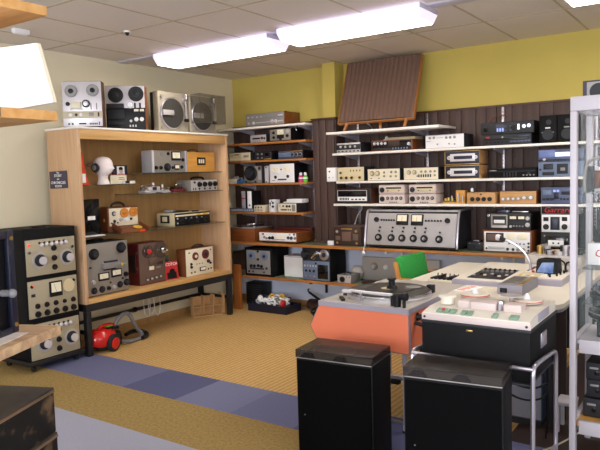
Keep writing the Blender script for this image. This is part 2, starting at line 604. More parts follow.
lamp('glowing fluorescent ceiling lamp hanging before the brown panel loudspeaker, middle of the row', 2.07, 3.30, -1.88, -1.57, 2.59, 2.685)
lamp('fluorescent ceiling lamp at top right corner of photo, only its end showing', 4.16, 5.6, -1.92, -1.36, 2.60, 2.685)
r = tag(mesh('lamp_rail', 'lamp_metal', None, box(.01, 6.2, -1.76, -1.64, 2.685, 2.7, .002)), 'long grey metal rail along the ceiling that carries the lamps', 'rail')
t = thing('smoke_detector', 'small white and black detector on a ceiling grid line at upper left', 'detector', (1.10, -2.56, H))
mesh('base', 'white_plastic', t, cyl((0, 0, -.012), 'z', .03, .012))
mesh('sensor', 'black_plastic', t, lathe((0, 0, -.035), [(.008, 0), (.014, .01), (.018, .023)], seg=14))
t = thing('emergency_light', 'small pale box light on the ceiling near the left wall', 'light', (.56, -3.14, H))
mesh('case', 'white_plastic', t, box(-.025, .025, -.065, .065, -.035, 0, .006))
mesh('lens', 'white_plastic', t, box(-.018, .018, -.055, .055, -.041, -.034, .003))

# ------------------------------------------------------------------ display cabinet along the left wall on its steel stand
CX = .523                       # front plane of the cabinet
CY0, CY1 = -2.66, -.735
CB, CT = .459, 1.985
t = thing('display_cabinet', 'tall open oak display cabinet full of tape recorders on black steel stand', 'cabinet', (0, (CY0 + CY1) / 2, CB))
hl = (CY1 - CY0) / 2
hh = CT - CB
mesh('side_panel', 'oak', t, box(.10, CX, -hl, -hl + .035, 0, hh - .018, .002))
mesh('side_panel', 'oak', t, box(.10, CX, hl - .035, hl, 0, hh - .018, .002))
mesh('back_panel', 'oak_dark', t, box(.10, .115, -hl + .035, hl - .035, .04, hh - .018))
mesh('bottom_board', 'oak_across', t, box(.10, CX, -hl + .0355, hl - .0355, 0, .04, .002))
mesh('fascia', 'oak_across', t, box(CX - .022, CX, -hl + .0355, hl - .0355, hh - .105, hh - .018, .002))
mesh('ceiling_board', 'oak_across', t, box(.115, CX - .022, -hl + .035, hl - .035, hh - .05, hh - .018))
mesh('top_board', 'white_laminate', t, box(.09, CX + .012, -hl - .01, hl + .01, hh - .0175, hh, .003))
GL1, GL2, GR1, GR2 = 1.487, 1.035, 1.585, 1.385
def gshelf(y0, y1, z, d0=.117, d1=.49):
    ym = (CY0 + CY1) / 2
    mesh('glass_shelf', 'shelf_glass', t, box(d0, d1, y0 - ym, y1 - ym, z - CB - .008, z - CB))
gshelf(-2.62, -1.98, GL1)
gshelf(-2.62, -.775, GL2, .117, .485)
gshelf(-1.96, -.775, GR1, .117, .47)
gshelf(-1.96, -.775, GR2, .117, .47)
# steel stand
t = thing('steel_stand', 'black steel frame with square legs under the oak display cabinet', 'stand', (.3, (CY0 + CY1) / 2, 0))
def sb(nm, x0, x1, y0, y1, z0, z1):
    ym = (CY0 + CY1) / 2
    mesh(nm, 'black_metal', t, box(x0 - .3, x1 - .3, y0 - ym, y1 - ym, z0, z1, .003))
for yy in (-2.655, -.79):
    for x0 in (.045, .47):
        sb('leg', x0, x0 + .05, yy, yy + .05, 0, .392)
sb('front_rail', .47, .52, -2.655, -.74, .392, .4585)
sb('back_rail', .045, .095, -2.655, -.74, .392, .4585)
sb('side_rail', .0955, .4695, -2.655, -2.605, .392, .4585)
sb('side_rail', .0955, .4695, -.79, -.74, .392, .4585)
sb('lower_rail', .055, .085, -2.604, -.791, .185, .215)
sb('lower_side_rail', .0955, .4695, -2.64, -2.61, .185, .215)
sb('lower_side_rail', .0955, .4695, -.78, -.75, .185, .215)
# notice stuck to the cabinet side
t = thing('notice', 'small dark notice with white lettering stuck on the oak cabinet side', 'notice', (.247, CY0 - .0005, 1.54))
mesh('card', 'notice_dark', t, box(-.122, .122, -.008, 0, -.075, .075, .001, Matrix.Rotation(R(-1), 4, 'Y')))
for s, zz, sz in (('The', .06, .024), ('STORY', .034, .034), ('and', .006, .022), ('CHRONICLES', -.026, .034), ('ROOM', -.057, .03)):
    text('lettering', s, sz, 'white_paper', t, Matrix.Translation((0, -.0095, zz)) @ FRONT)

# ---- on top of the cabinet
d = dev('tape_deck', 'silver faced reel tape deck in wooden case, leftmost on top of the cabinet', 'tape deck', -2.655, -2.315, CT, .405, .39, .12, 'teak_dark', 'silver_bright', [
    ('b', .0, 1, .21, .36, 'beige_plastic', 'trim_strip', .003), ('r', .24, .79, .052, 'steel_grey', 'charcoal', .014), ('r', .78, .80, .052, 'steel_grey', 'charcoal', .014),
    ('b', .22, .47, .43, .56, 'cream_enamel', 'head_cover', .02), ('b', .20, .5, .38, .42, 'silver', 'guide', .012), ('kc', .60, .52, .034, 'charcoal', 'silver_bright'), ('k', .14, .52, .018, 'black_plastic', .02),
    ('row', .72, .86, .46, 2, .008, .055, 'steel_grey', 'slider'), ('k', .2, .285, .016, 'white_plastic'), ('k', .34, .285, .013, 'charcoal'), ('k', .46, .285, .016, 'white_plastic'),
    ('b', .66, .78, .25, .33, 'steel_grey', 'counter'), ('b', .88, .92, .24, .33, 'charcoal', 'switch'), ('row', .15, .24, .09, 2, .012, .016, 'charcoal', 'button'), ('b', .4, .58, .08, .11, 'charcoal', 'badge'), ('row', .68, .85, .09, 5, .009, .014, 'charcoal', 'button'), ('b', .9, .92, .06, .13, 'black_plastic', 'power_switch')], facing='X', feet=.012, rz=-50)
d = dev('tape_deck', 'silver and black reel tape deck in wooden case, second on top of the cabinet', 'tape deck', -2.175, -1.815, CT, .415, .38, .14, 'teak', 'silver_bright', [
    ('b', .0, 1, .0, .50, 'black_plastic', 'control_panel', .003), ('b', .02, .46, .50, .60, 'charcoal', 'head_cover', .018), ('r', .26, .79, .07, 'black_plastic', 'charcoal', .016), ('r', .78, .81, .07, 'black_plastic', 'charcoal', .016),
    ('kc', .62, .57, .034, 'chrome_dull', 'white_plastic'), ('row', .74, .87, .55, 2, .016, .05, 'black_plastic', 'lever'), ('b', .05, .46, .27, .47, 'charcoal', 'cassette_door', .008), ('d', .24, .38, .03, 'cream_enamel', 'spool'),
    ('m', .70, .84, .40, .48), ('m', .85, .98, .40, .48), ('k', .76, .245, .02, 'white_plastic'), ('k', .90, .245, .02, 'white_plastic'), ('k', .62, .21, .013, 'silver'), ('b', .05, .46, .14, .22, 'charcoal', 'key_strip', .01), ('row', .6, .74, .1, 3, .014, .02, 'silver', 'button'), ('b', .05, .4, .04, .09, 'charcoal', 'name_strip')], facing='X', rz=-50)
def upright_tt(label, y0, y1, h, depth, cover):
    t = thing('record_player', label, 'turntable', (.45, (y0 + y1) / 2, CT), 90, 'record players standing on edge on the cabinet')
    w_ = y1 - y0
    mesh('plinth', 'turntable_grey', t, box(-w_ / 2, w_ / 2, 0, .07, .004, h, .006))
    mesh('underside', 'black_plastic', t, box(-w_ / 2 + .008, w_ / 2 - .008, .07, depth, .01, h - .006, .004))
    x0, z0 = -.03, h * .47
    pl = mesh('platter', 'chrome_dull', t, lathe((x0, 0, z0), [(.155, 0), (.155, .018), (.15, .024)], seg=40, axis='y'))
    mesh('mat', 'platter_rubber', pl, lathe((x0, -.023, z0), [(.145, 0), (.144, .005), (.05, .006)], seg=40, axis='y'))
    mesh('spindle', 'chrome', pl, lathe((x0, -.028, z0), [(.012, 0), (.01, .012), (.004, .02)], seg=12, axis='y'))
    mesh('tonearm', 'silver', t, box(-w_ / 2 + .02, x0 - .01, -.055, -.035, z0 - .025, z0 + .025, .004))
    mesh('arm_base', 'chrome_dull', t, cyl((w_ / 2 - .055, 0, h * .80), (0, -1, 0), .032, .03), tube([(w_ / 2 - .055, -.03, h * .8), (w_ / 2 - .055, -.034, h * .5), (w_ / 2 - .05, -.034, h * .36)], .008))
    mesh('counterweight', 'chrome', t, cyl((w_ / 2 - .055, -.034, h * .84), 'z', .02, .05))
    mesh('headshell', 'black_plastic', t, box(w_ / 2 - .075, w_ / 2 - .025, -.045, -.02, h * .27, h * .35, .004))
    for zz in (.10, .87):
        mesh('knob', 'aluminium_dull', t, cyl((-w_ / 2 + .045, 0, h * zz), (0, -1, 0), .017, .015))
    if cover:
        th = .004
        mesh('dust_cover', 'clear_acrylic', t, box(-w_ / 2 + .02, w_ / 2 + .02, -.13, -.13 + th, .10, h + .012), box(-w_ / 2 + .02, w_ / 2 + .02, -.13, -.002, h + .012 - th, h + .012), box(w_ / 2 + .016, w_ / 2 + .02, -.13, -.002, .10, h + .012), box(-w_ / 2 + .02, -w_ / 2 + .024, -.13, -.002, .10, h + .012))
        mesh('hinge', 'charcoal', t, box(w_ / 2 - .05, w_ / 2 - .02, -.03, .02, h - .002, h + .007, .002))
    return t
upright_tt('record player standing on edge without cover, left of the pair on top of the cabinet', -1.655, -1.25, .395, .12, False)
upright_tt('record player standing on edge with clear dust cover, right end of cabinet top', -1.222, -.83, .385, .10, True)

# ---- upper left glass shelf: orange sleeve, foam head, photo book, booklets
t = thing('record_sleeve', 'orange red sleeve leaning upright inside the cabinet, left of the white head', 'sleeve', (.36, -2.52, GL1))
mesh('sleeve', 'orange_red', t, prism([(-.02, 0), (.09, 0), (.055, .10), (.04, .20), (.025, .29), (-.02, .29)], 'x', -.004, .004))
mesh('print', 'white_paper', t, box(.004, .0048, -.01, .05, .02, .10))
def head_mesh():
    # polystyrene display head looking along local -Y with a long neck
    prof = [(0, .062, .055, 0), (.012, .060, .054, 0), (.04, .048, .046, .004), (.075, .044, .045, .004), (.095, .052, .062, -.006), (.115, .060, .078, -.012), (.14, .066, .088, -.012), (.165, .070, .093, -.008), (.19, .071, .094, -.004), (.215, .066, .086, -.001), (.235, .052, .068, 0), (.248, .030, .04, 0), (.252, .006, .008, 0)]
    def f(bm):
        S = 28
        rings = []
        for z, rx, ry, dy in prof:
            ring = []
            for i in range(S):
                a = 2 * PI * i / S
                ring.append(bm.verts.new((rx * math.sin(a), dy - ry * math.cos(a), z)))
            rings.append(ring)
        for A, B in zip(rings, rings[1:]):
            for i in range(S):
                j = (i + 1) % S
                bm.faces.new((A[i], A[j], B[j], B[i]))
        bm.faces.new(rings[0][::-1])
        bm.faces.new(rings[-1])
        bmesh.ops.subdivide_edges(bm, edges=bm.edges[:], cuts=1, use_grid_fill=True)
        for v in bm.verts:
            x_, y_, z_ = v.co
            if y_ < -.03:
                def bl(cx, cz, sx, sz, a):
                    return a * math.exp(-((x_ - cx) / sx) ** 2 - ((z_ - cz) / sz) ** 2)
                dlt = bl(0, .140, .011, .012, .024) + bl(0, .158, .009, .018, .014)             # nose
                dlt -= bl(.026, .165, .014, .010, .010) + bl(-.026, .165, .014, .010, .010)      # eye sockets
                dlt += bl(.026, .164, .008, .006, .004) + bl(-.026, .164, .008, .006, .004)
                dlt += bl(0, .121, .016, .005, .006) + bl(0, .112, .014, .005, .006) - bl(0, .1165, .018, .003, .004)
                dlt += bl(0, .099, .018, .010, .007)                                             # chin
                v.co.y -= dlt
    return f
t = thing('foam_head', 'white foam display head wearing headphones on the upper glass shelf', 'display head', (.37, -2.285, GL1), 103)
mesh('head', 'skin_foam', t, head_mesh())
for s in (-1, 1):
    mesh('ear', 'skin_foam', t, ball((s * .071, .012, .150), .02, (.4, .7, 1.2)))
hp = thing('headphones', 'grey headphones worn by the white foam head', 'headphones', (.37, -2.285, GL1), 103)
for s in (-1, 1):
    mesh('ear_cup', 'charcoal', hp, lathe((s * .074, .012, .150), [(.036, 0), (.042, s * .012), (.036, s * .026), (.02, s * .03)], axis='x', seg=20))
    mesh('ear_plate', 'steel_grey', hp, lathe((s * .104, .012, .150), [(.024, 0), (.02, s * .005)], axis='x', seg=16))
mesh('headband', 'steel_grey', hp, tube([(-.09, .02, .19), (-.085, .1, .19), (-.05, .125, .17), (0, .13, .16), (.05, .125, .17), (.085, .1, .19), (.09, .02, .19)], .007, smooth=1))
t = thing('photo_book', 'dark blue book with a portrait photograph standing behind the cream booklets', 'book', (.30, -2.03, GL1), 90)
mesh('cover', 'navy_plastic', t, box(-.085, .085, 0, .02, .0, .175, .001))
p = mesh('portrait', 'white_paper', t, box(-.04, .05, -.002, .0, .075, .165))
mesh('face', 'photo_skin', p, ball((.006, -.002, .125), .022, (1, .12, 1.25)), ball((.006, -.002, .088), .036, (1, .08, .5)))
mesh('hair', 'black_plastic', p, ball((.006, -.0025, .143), .024, (1, .14, .7)))
t = thing('booklet', 'cream booklet with red top edge standing before the photo book', 'booklet', (.345, -2.09, GL1), 90)
mesh('cover', 'cream_enamel', t, box(-.095, .095, 0, .012, 0, .085, .001))
mesh('red_edge', 'red_matte', t, box(-.095, .095, -.001, .0125, .081, .087))
mesh('print', 'charcoal', t, box(0, .06, -.0008, 0, .055, .06), box(0, .07, -.0008, 0, .04, .045))
t = thing('card_box', 'small white box lying at right of the cream booklet on glass shelf', 'box', (.40, -2.03, GL1), 90)
mesh('box', 'white_paper', t, box(-.03, .09, 0, .05, 0, .025, .002))
mesh('label', 'charcoal', t, box(-.0295, .02, -.0008, .03, .003, .0255))

# ---- right glass shelves
d = dev('test_receiver', 'grey metal test receiver with black meter on top right glass shelf', 'radio receiver', -1.765, -1.288, GR1, .215, .44, .14, 'hammer_grey', 'aluminium_dull', [
    ('b', 0, .05, 0, 1, 'silver_bright', 'handle_bar', .012), ('b', .945, .995, 0, 1, 'lilac_grey', 'handle_bar', .012), ('m', .55, .82, .55, .97), ('d', .29, .84, .018, 'steel_grey', 'cap'), ('k', .46, .86, .016, 'black_plastic', .012), ('k', .88, .58, .018, 'black_plastic'),
    ('k', .11, .22, .019, 'black_plastic'), ('k', .24, .22, .019, 'black_plastic'), ('kc', .42, .24, .04, 'black_plastic', 'charcoal'), ('k', .58, .22, .016, 'black_plastic'), ('m', .63, .76, .12, .36), ('k', .84, .24, .018, 'black_plastic'), ('k', .04, .86, .008, 'chrome', .006)], facing='X')
t = dev('wooden_box', 'light wooden box with black badge beside the grey test receiver', 'box', -1.283, -.86, GR1, .205, .44, .2, 'plywood', None, [('b', .36, .66, .34, .74, 'black_plastic', 'badge', .003), ('b', .41, .47, .44, .64, 'cream_enamel', 'emblem', .004), ('b', .49, .53, .44, .64, 'cream_enamel', 'emblem', .004), ('b', .55, .61, .44, .64, 'cream_enamel', 'emblem', .004)], facing='X', bev=.002)
t = thing('cable', 'thin dark cable lying in loops on top of the light wooden box', 'cable', (.30, -1.12, GR1 + .205))
mesh('loop', 'charcoal', t, tube([(.1, -.12, .004), (.09, -.06, .03), (.07, .02, .035), (.04, .1, .02), (0, .15, .004), (-.06, .08, .004), (-.04, -.03, .004), (.03, -.09, .004)], .0035, closed=True, smooth=2, seg=6))
t = thing('cutting_arm', 'chrome mechanical arm assembly on the lower right glass shelf', 'mechanism', (.40, -1.66, GR2), 90)
mesh('base', 'silver', t, box(-.17, .16, 0, .09, .012, .028, .003), box(-.16, -.05, -.03, .1, 0, .012, .002), box(.04, .15, -.03, .1, 0, .012, .002))
mesh('carriage', 'silver_bright', t, box(-.10, .04, .01, .07, .028, .062, .004), cyl((-.02, .04, .062), 'z', .012, .04), cyl((.10, .04, .028), 'z', .01, .055))
mesh('rod', 'chrome', t, tube([(-.19, .03, .045), (.18, .03, .045)], .006), tube([(-.19, .06, .045), (.18, .06, .045)], .005), tube([(-.17, .045, .07), (-.07, .02, .082), (.02, .02, .06)], .005))
mesh('knob', 'chrome', t, cyl((-.19, .03, .045), 'x', .016, .02), cyl((.165, .03, .045), 'x', .02, .015))
mesh('stylus_head', 'charcoal', t, box(-.06, -.03, -.02, .01, .03, .06, .003))
t = thing('red_stand', 'dark red base with small chrome instrument on the lower right glass shelf', 'instrument', (.40, -1.36, GR2), 90)
mesh('base', 'maroon', t, box(-.115, .07, -.02, .10, 0, .03, .004))
mesh('body', 'dark_brown', t, box(-.05, .06, .02, .1, .03, .055, .006))
mesh('arm', 'chrome', t, tube([(-.04, .03, .06), (.0, .03, .085), (.05, .03, .07)], .008), ball((-.02, .03, .075), .016))
d = dev('mixer_box', 'grey box with four black knobs and dark handle on lower right glass shelf', 'mixer', -1.25, -.845, GR2, .115, .45, .2, 'aluminium_dull', 'silver', [
    ('k', .30, .6, .028, 'black_plastic'), ('k', .5, .6, .028, 'black_plastic'), ('k', .7, .6, .028, 'black_plastic'), ('k', .9, .6, .028, 'black_plastic'), ('k', .13, .78, .012, 'charcoal'), ('k', .3, .2, .01, 'charcoal'), ('k', .5, .2, .01, 'charcoal'), ('k', .7, .2, .01, 'charcoal'), ('k', .9, .2, .01, 'charcoal'), ('row', .08, .16, .2, 2, .01, .02, 'charcoal', 'switch')], facing='X')
mesh('handle', 'black_plastic', d, tube([(-.12, .08, .115), (-.1, .08, .14), (-.02, .08, .145), (.06, .08, .14), (.08, .08, .115)], .011, smooth=1))

# ---- middle glass shelf
t = thing('record_sleeve', 'black upright sleeve with a small white label inside the cabinet at left', 'sleeve', (.40, -2.45, GL2), 90)
mesh('sleeve', 'black_gloss', t, box(-.095, .08, 0, .03, 0, .325, .002))
mesh('label', 'white_paper', t, box(-.05, .03, -.001, .0, .14, .175))
t = thing('booklet', 'flat white leaflets lying under the black upright sleeve', 'leaflet', (.44, -2.48, GL2), 90)
mesh('sheets', 'white_paper', t, box(-.11, .10, -.035, .05, 0, .006))
t = thing('portable_recorder', 'open brown leather portable tape recorder with two orange reels', 'tape recorder', (.34, -2.055, GL2), 82)
mesh('case', 'brown_leather', t, box(-.165, .165, 0, .19, 0, .235, .008))
mesh('deck', 'cream_enamel', t, box(-.15, .155, -.006, .001, .06, .225, .002))
feats(t, .33, .235, [('r', .52, .76, .045, 'orange_reel', 'orange_reel', .014), ('r', .82, .78, .045, 'orange_reel', 'orange_reel', .014), ('kc', .19, .75, .022, 'charcoal', 'silver'), ('k', .58, .48, .024, 'white_plastic'), ('k', .40, .5, .018, 'silver'), ('k', .74, .5, .012, 'black_plastic'), ('k', .2, .45, .014, 'charcoal'), ('row', .1, .3, .38, 3, .016, .012, 'charcoal', 'switch')], -.006)
lid = mesh('lid', 'brown_leather', t, box(-.13, .17, -.17, -.005, .0, .014, .003, Matrix.Translation((0, 0, .055)) @ Matrix.Rotation(R(18), 4, 'X') @ Matrix.Translation((0, 0, -.01))), box(-.13, -.12, -.17, -.005, .0, .05, .002, Matrix.Translation((0, 0, .055)) @ Matrix.Rotation(R(18), 4, 'X') @ Matrix.Translation((0, 0, -.01))), box(.16, .17, -.17, -.005, .0, .05, .002, Matrix.Translation((0, 0, .055)) @ Matrix.Rotation(R(18), 4, 'X') @ Matrix.Translation((0, 0, -.01))))
mesh('yellow_disc', 'yellow_reel', lid, cyl((.095, -.09, .068 - .03), (0, -.3, 1), .042, .006))
mesh('red_tab', 'orange_red', t, box(.06, .12, -.18, -.165, 0, .022, .002))
mesh('handle', 'dark_brown', t, tube([(-.07, .09, .234), (-.06, .09, .262), (0, .09, .278), (.06, .09, .262), (.07, .09, .234)], .011, smooth=2))
mesh('catch', 'brass', t, box(-.17, -.164, .05, .08, .1, .13, .002))
d = dev('tape_echo', 'long cream tape echo unit with black control face on the middle glass shelf', 'tape echo', -1.50, -.98, GL2, .135, .45, .26, 'cream_fawn', 'black_plastic', [
    ('b', .02, .98, .74, .86, 'cream_enamel', 'name_strip', .002), ('b', .6, .72, .73, .87, 'yellow_reel', 'label', .003), ('b', .78, .92, .73, .87, 'yellow_reel', 'label', .003), ('kc', .2, .35, .024, 'charcoal', 'black_plastic'), ('kc', .42, .35, .024, 'charcoal', 'black_plastic'), ('kc', .63, .35, .024, 'charcoal', 'black_plastic'), ('kc', .86, .38, .024, 'charcoal', 'black_plastic'),
    ('k', .07, .6, .009, 'silver'), ('k', .07, .25, .009, 'silver'), ('row', .3, .75, .58, 4, .02, .014, 'steel_grey', 'switch')], facing='X', bev=.01)
mesh('side_grip', 'black_plastic', d, box(-.266, -.259, .07, .20, .035, .115, .003))
mesh('side_plate', 'cream_fawn', d, box(-.268, -.264, .10, .17, .05, .10, .001))
mesh('reel_cover', 'charcoal', d, box(-.15, .05, .10, .22, .134, .15, .005))
mesh('handle', 'black_plastic', d, box(.06, .14, .04, .07, .134, .147, .004))
t = thing('cloth_bundle', 'crumpled grey cloth lying on the cream tape echo', 'cloth', (.28, -1.40, GL2 + .135))
mesh('cloth', 'steel_grey', t, ball((0, -.03, .02), .035, (1.1, 1.3, .6)), ball((.01, .03, .016), .03, (1, 1.2, .55)))

# ---- cabinet floor
CF = CB + .0405
d = dev('reel_recorder', 'large grey reel recorder with two light meters at left of cabinet floor', 'tape recorder', -2.612, -2.135, CF, .475, .47, .22, 'charcoal', 'aluminium_dull', [
    ('kc', .20, .80, .05, 'black_plastic', 'charcoal'), ('kc', .83, .86, .05, 'black_plastic', 'charcoal'), ('b', .36, .76, .50, .61, 'steel_grey', 'head_block', .04), ('b', .42, .7, .58, .64, 'charcoal', 'head_cover', .03), ('b', .4, .66, .47, .51, 'black_plastic', 'guide', .02),
    ('m', .28, .52, .28, .43), ('m', .58, .82, .31, .46), ('d', .83, .53, .015, 'yellow_reel', 'button', .012), ('d', .90, .535, .013, 'green_button', 'button', .012), ('kc', .17, .12, .03, 'black_plastic', 'charcoal'), ('kc', .35, .12, .03, 'black_plastic', 'charcoal'), ('k', .50, .12, .02, 'black_plastic'), ('k', .63, .12, .02, 'silver'),
    ('kc', .77, .15, .03, 'black_plastic', 'charcoal'), ('kc', .93, .17, .032, 'black_plastic', 'charcoal'), ('k', .16, .28, .022, 'silver'), ('k', .92, .33, .024, 'black_plastic'), ('k', .55, .22, .01, 'charcoal'), ('k', .84, .26, .01, 'charcoal'), ('b', .09, .14, .54, .57, 'navy_plastic', 'badge')], facing='X', feet=.01)
t = thing('tape_reel_flange', 'dark thin cable and strap lying on top of the large grey recorder', 'strap', (.30, -2.40, CF + .475))
mesh('strap', 'black_plastic', t, tube([(0, -.16, .008), (.03, -.06, .012), (.02, .06, .02), (-.02, .14, .008)], .008, smooth=2), box(-.05, .02, .02, .12, 0, .014, .003))
d = dev('tape_recorder', 'maroon cased reel recorder with clear spools standing on the cabinet floor', 'tape recorder', -1.945, -1.605, CF, .405, .40, .18, 'maroon', 'brown_panel', [
    ('r', .30, .80, .062, 'clear_acrylic', 'red_matte', .03), ('r', .78, .80, .078, 'clear_acrylic', 'chrome', .045), ('b', .33, .62, .50, .63, 'brown_panel', 'head_cover', .03), ('b', .36, .54, .34, .43, 'meter_face', 'meter', .006), ('kc', .26, .12, .018, 'charcoal', 'silver'), ('kc', .43, .13, .018, 'charcoal', 'silver'), ('kc', .6, .14, .018, 'charcoal', 'silver'), ('kc', .77, .15, .018, 'charcoal', 'silver'),
    ('row', .70, .86, .48, 3, .012, .03, 'charcoal', 'key'), ('b', .62, .8, .36, .4, 'steel_grey', 'badge'), ('b', .02, .98, .0, .03, 'maroon', 'edge')], facing='X')
mesh('handle', 'dark_brown', d, box(-.177, -.169, .04, .14, .12, .30, .004))
for zz in (.15, .30):
    mesh('catch', 'chrome', d, box(-.175, -.169, .015, .035, zz, zz + .03, .002))
t = thing('tape_box', 'red tape box with white lettering between the maroon and cream recorders', 'box', (.40, -1.515, CF), 85)
mesh('box', 'red_matte', t, box(-.088, .085, 0, .02, .0, .185, .001, Matrix.Rotation(R(-8), 4, 'X')))
mesh('picture', 'black_plastic', t, box(-.06, .06, -.002, .001, .01, .075, 0, Matrix.Rotation(R(-8), 4, 'X')), ball((0, 0, .085), .035, (1, .06, .8)))
text('lettering', 'SCOTCH', .042, 'white_paper', t, Matrix.Rotation(R(-8), 4, 'X') @ Matrix.Translation((0, -.002, .155)) @ FRONT)
mesh('spine', 'plywood', t, box(-.094, -.0885, 0, .02, .0, .185, .001, Matrix.Rotation(R(-8), 4, 'X')))
t = thing('tape_box', 'dark green box standing behind the red tape box in cabinet', 'box', (.30, -1.53, CF), 90)
mesh('box', 'green_box', t, box(-.09, .07, 0, .03, 0, .24, .002))
mesh('print', 'charcoal', t, box(-.07, .05, -.001, 0, .16, .2))
d = dev('tape_recorder', 'cream faced tape recorder with two dark red reels in light brown case', 'tape recorder', -1.36, -.945, CF, .285, .44, .13, 'brown_leather', 'cream_enamel', [
    ('r', .33, .72, .042, 'maroon', 'cream_enamel', .014), ('r', .70, .74, .05, 'maroon', 'charcoal', .014), ('k', .12, .87, .008, 'charcoal'), ('k', .9, .88, .008, 'charcoal'), ('k', .18, .45, .014, 'charcoal'), ('k', .18, .34, .016, 'charcoal'), ('k', .80, .46, .02, 'charcoal'), ('k', .88, .38, .014, 'black_plastic'), ('m', .48, .70, .13, .28),
    ('k', .18, .13, .009, 'charcoal'), ('k', .3, .14, .009, 'charcoal'), ('k', .8, .16, .009, 'charcoal'), ('k', .9, .17, .009, 'charcoal'), ('row', .38, .58, .42, 3, .014, .012, 'aluminium_dull', 'switch')], facing='X')
mesh('handle', 'dark_brown', d, box(-.04, .13, .05, .08, .284, .30, .006), tube([(-.03, .065, .3), (.04, .065, .318), (.12, .065, .3)], .009, smooth=1))

# ------------------------------------------------------------------ roller rack left of the cabinet
t = thing('equipment_rack', 'black rack on castors holding three grey measuring panels beside the oak cabinet', 'rack', (.50, -2.955, 0), 90)
W2 = .245
mesh('shell', 'black_vinyl', t, box(-W2, W2, 0, .40, .09, 1.15, .006))
mesh('base', 'black_metal', t, box(-W2 - .015, W2 + .015, -.03, .42, .055, .0895, .004))
for sx in (-1, 1):
    for yy in (.02, .37):
        c = mesh('castor', 'black_metal', t, box(sx * .2 - .012, sx * .2 + .012, yy - .015, yy + .015, .03, .0555, .002))
        mesh('wheel', 'rubber', c, cyl((sx * .2 - .01, yy, .025), 'x', .025, .02))
mesh('handle', 'black_plastic', t, box(-.05, .06, .14, .17, 1.149, 1.165, .004), box(-.03, .04, .12, .19, 1.149, 1.158, .003))
mesh('catch', 'black_plastic', t, box(-.2, -.12, .05, .08, 1.149, 1.157, .003))
def rack_panel(z0, h, kind):
    p = mesh('panel', 'rack_panel', t, box(-.225, .225, -.012, .001, z0, z0 + h, .002))
    w_ = .45
    def K(u, v, r, m1, m2=None, dp=None):
        x_, z_ = (u - .5) * w_, z0 + v * h
        dd = dp or r * .8
        k_ = mesh('knob', m1, p, lathe((x_, -.012, z_), [(r, 0), (r, dd * .3), (r * .8, dd * .35), (r * .72, dd)], seg=20, axis='y'))
        return k_
    if kind == 'osc':
        for u in (.26, .82):
            mesh('dial', 'silver', p, cyl(((u - .5) * w_, -.0115, z0 + .42 * h), (0, -1, 0), .068, .003, seg=32))
            K(u, .42, .048, 'charcoal')
            mesh('cap', 'silver_bright', p, cyl(((u - .5) * w_, -.045, z0 + .42 * h), (0, -1, 0), .032, .018))
        for v in (.72, .44, .18):
            K(.55, v, .024, 'black_plastic')
        for i in range(6):
            mesh('switch', 'silver_bright', p, ball(((.30 + .1 * i - .5) * w_, -.022, z0 + (.84 + .015 * (i % 2)) * h), .017))
            K(.27 + .1 * i, .9, .01, 'charcoal')
        mesh('indicator', 'led_red', p, ball(((.06 - .5) * w_, -.014, z0 + .86 * h), .009))
        mesh('socket', 'chrome', p, cyl(((.05 - .5) * w_, -.0115, z0 + .66 * h), (0, -1, 0), .012, .012))
        mesh('socket', 'chrome', p, cyl(((.93 - .5) * w_, -.0115, z0 + .7 * h), (0, -1, 0), .012, .012))
    elif kind == 'meter':
        mm = mesh('meter', 'black_plastic', p, box((.41 - .5) * w_, (.67 - .5) * w_, -.025, -.011, z0 + .5 * h, z0 + .92 * h, .004))
        mesh('meter_face', 'meter_face', mm, box((.44 - .5) * w_, (.64 - .5) * w_, -.027, -.024, z0 + .62 * h, z0 + .88 * h))
        mesh('needle', 'black_plastic', mm, tube([(.04 * w_, -.0275, z0 + .63 * h), (-.01 * w_, -.0275, z0 + .86 * h)], .001, 5))
        mesh('speaker_grille', 'cream_fawn', p, cyl(((.82 - .5) * w_, -.0115, z0 + .74 * h), (0, -1, 0), .055, .006, seg=30))
        for i in range(5):
            K(.16 + .185 * i, .32, .022 if i != 3 else .018, 'black_plastic')
            K(.16 + .185 * i, .10, .026, 'black_plastic')
        for u in (.07, .93):
            K(u, .86, .013, 'black_plastic')
        mesh('indicator', 'led_red', p, ball(((.08 - .5) * w_, -.014, z0 + .87 * h), .009))
        mesh('badge', 'charcoal', p, box((.05 - .5) * w_, (.13 - .5) * w_, -.0135, -.011, z0 + .58 * h, z0 + .66 * h))
for z0, kd in ((.775, 'osc'), (.435, 'meter'), (.095, 'osc')):
    rack_panel(z0, {'osc': .29, 'meter': .30}[kd], kd)

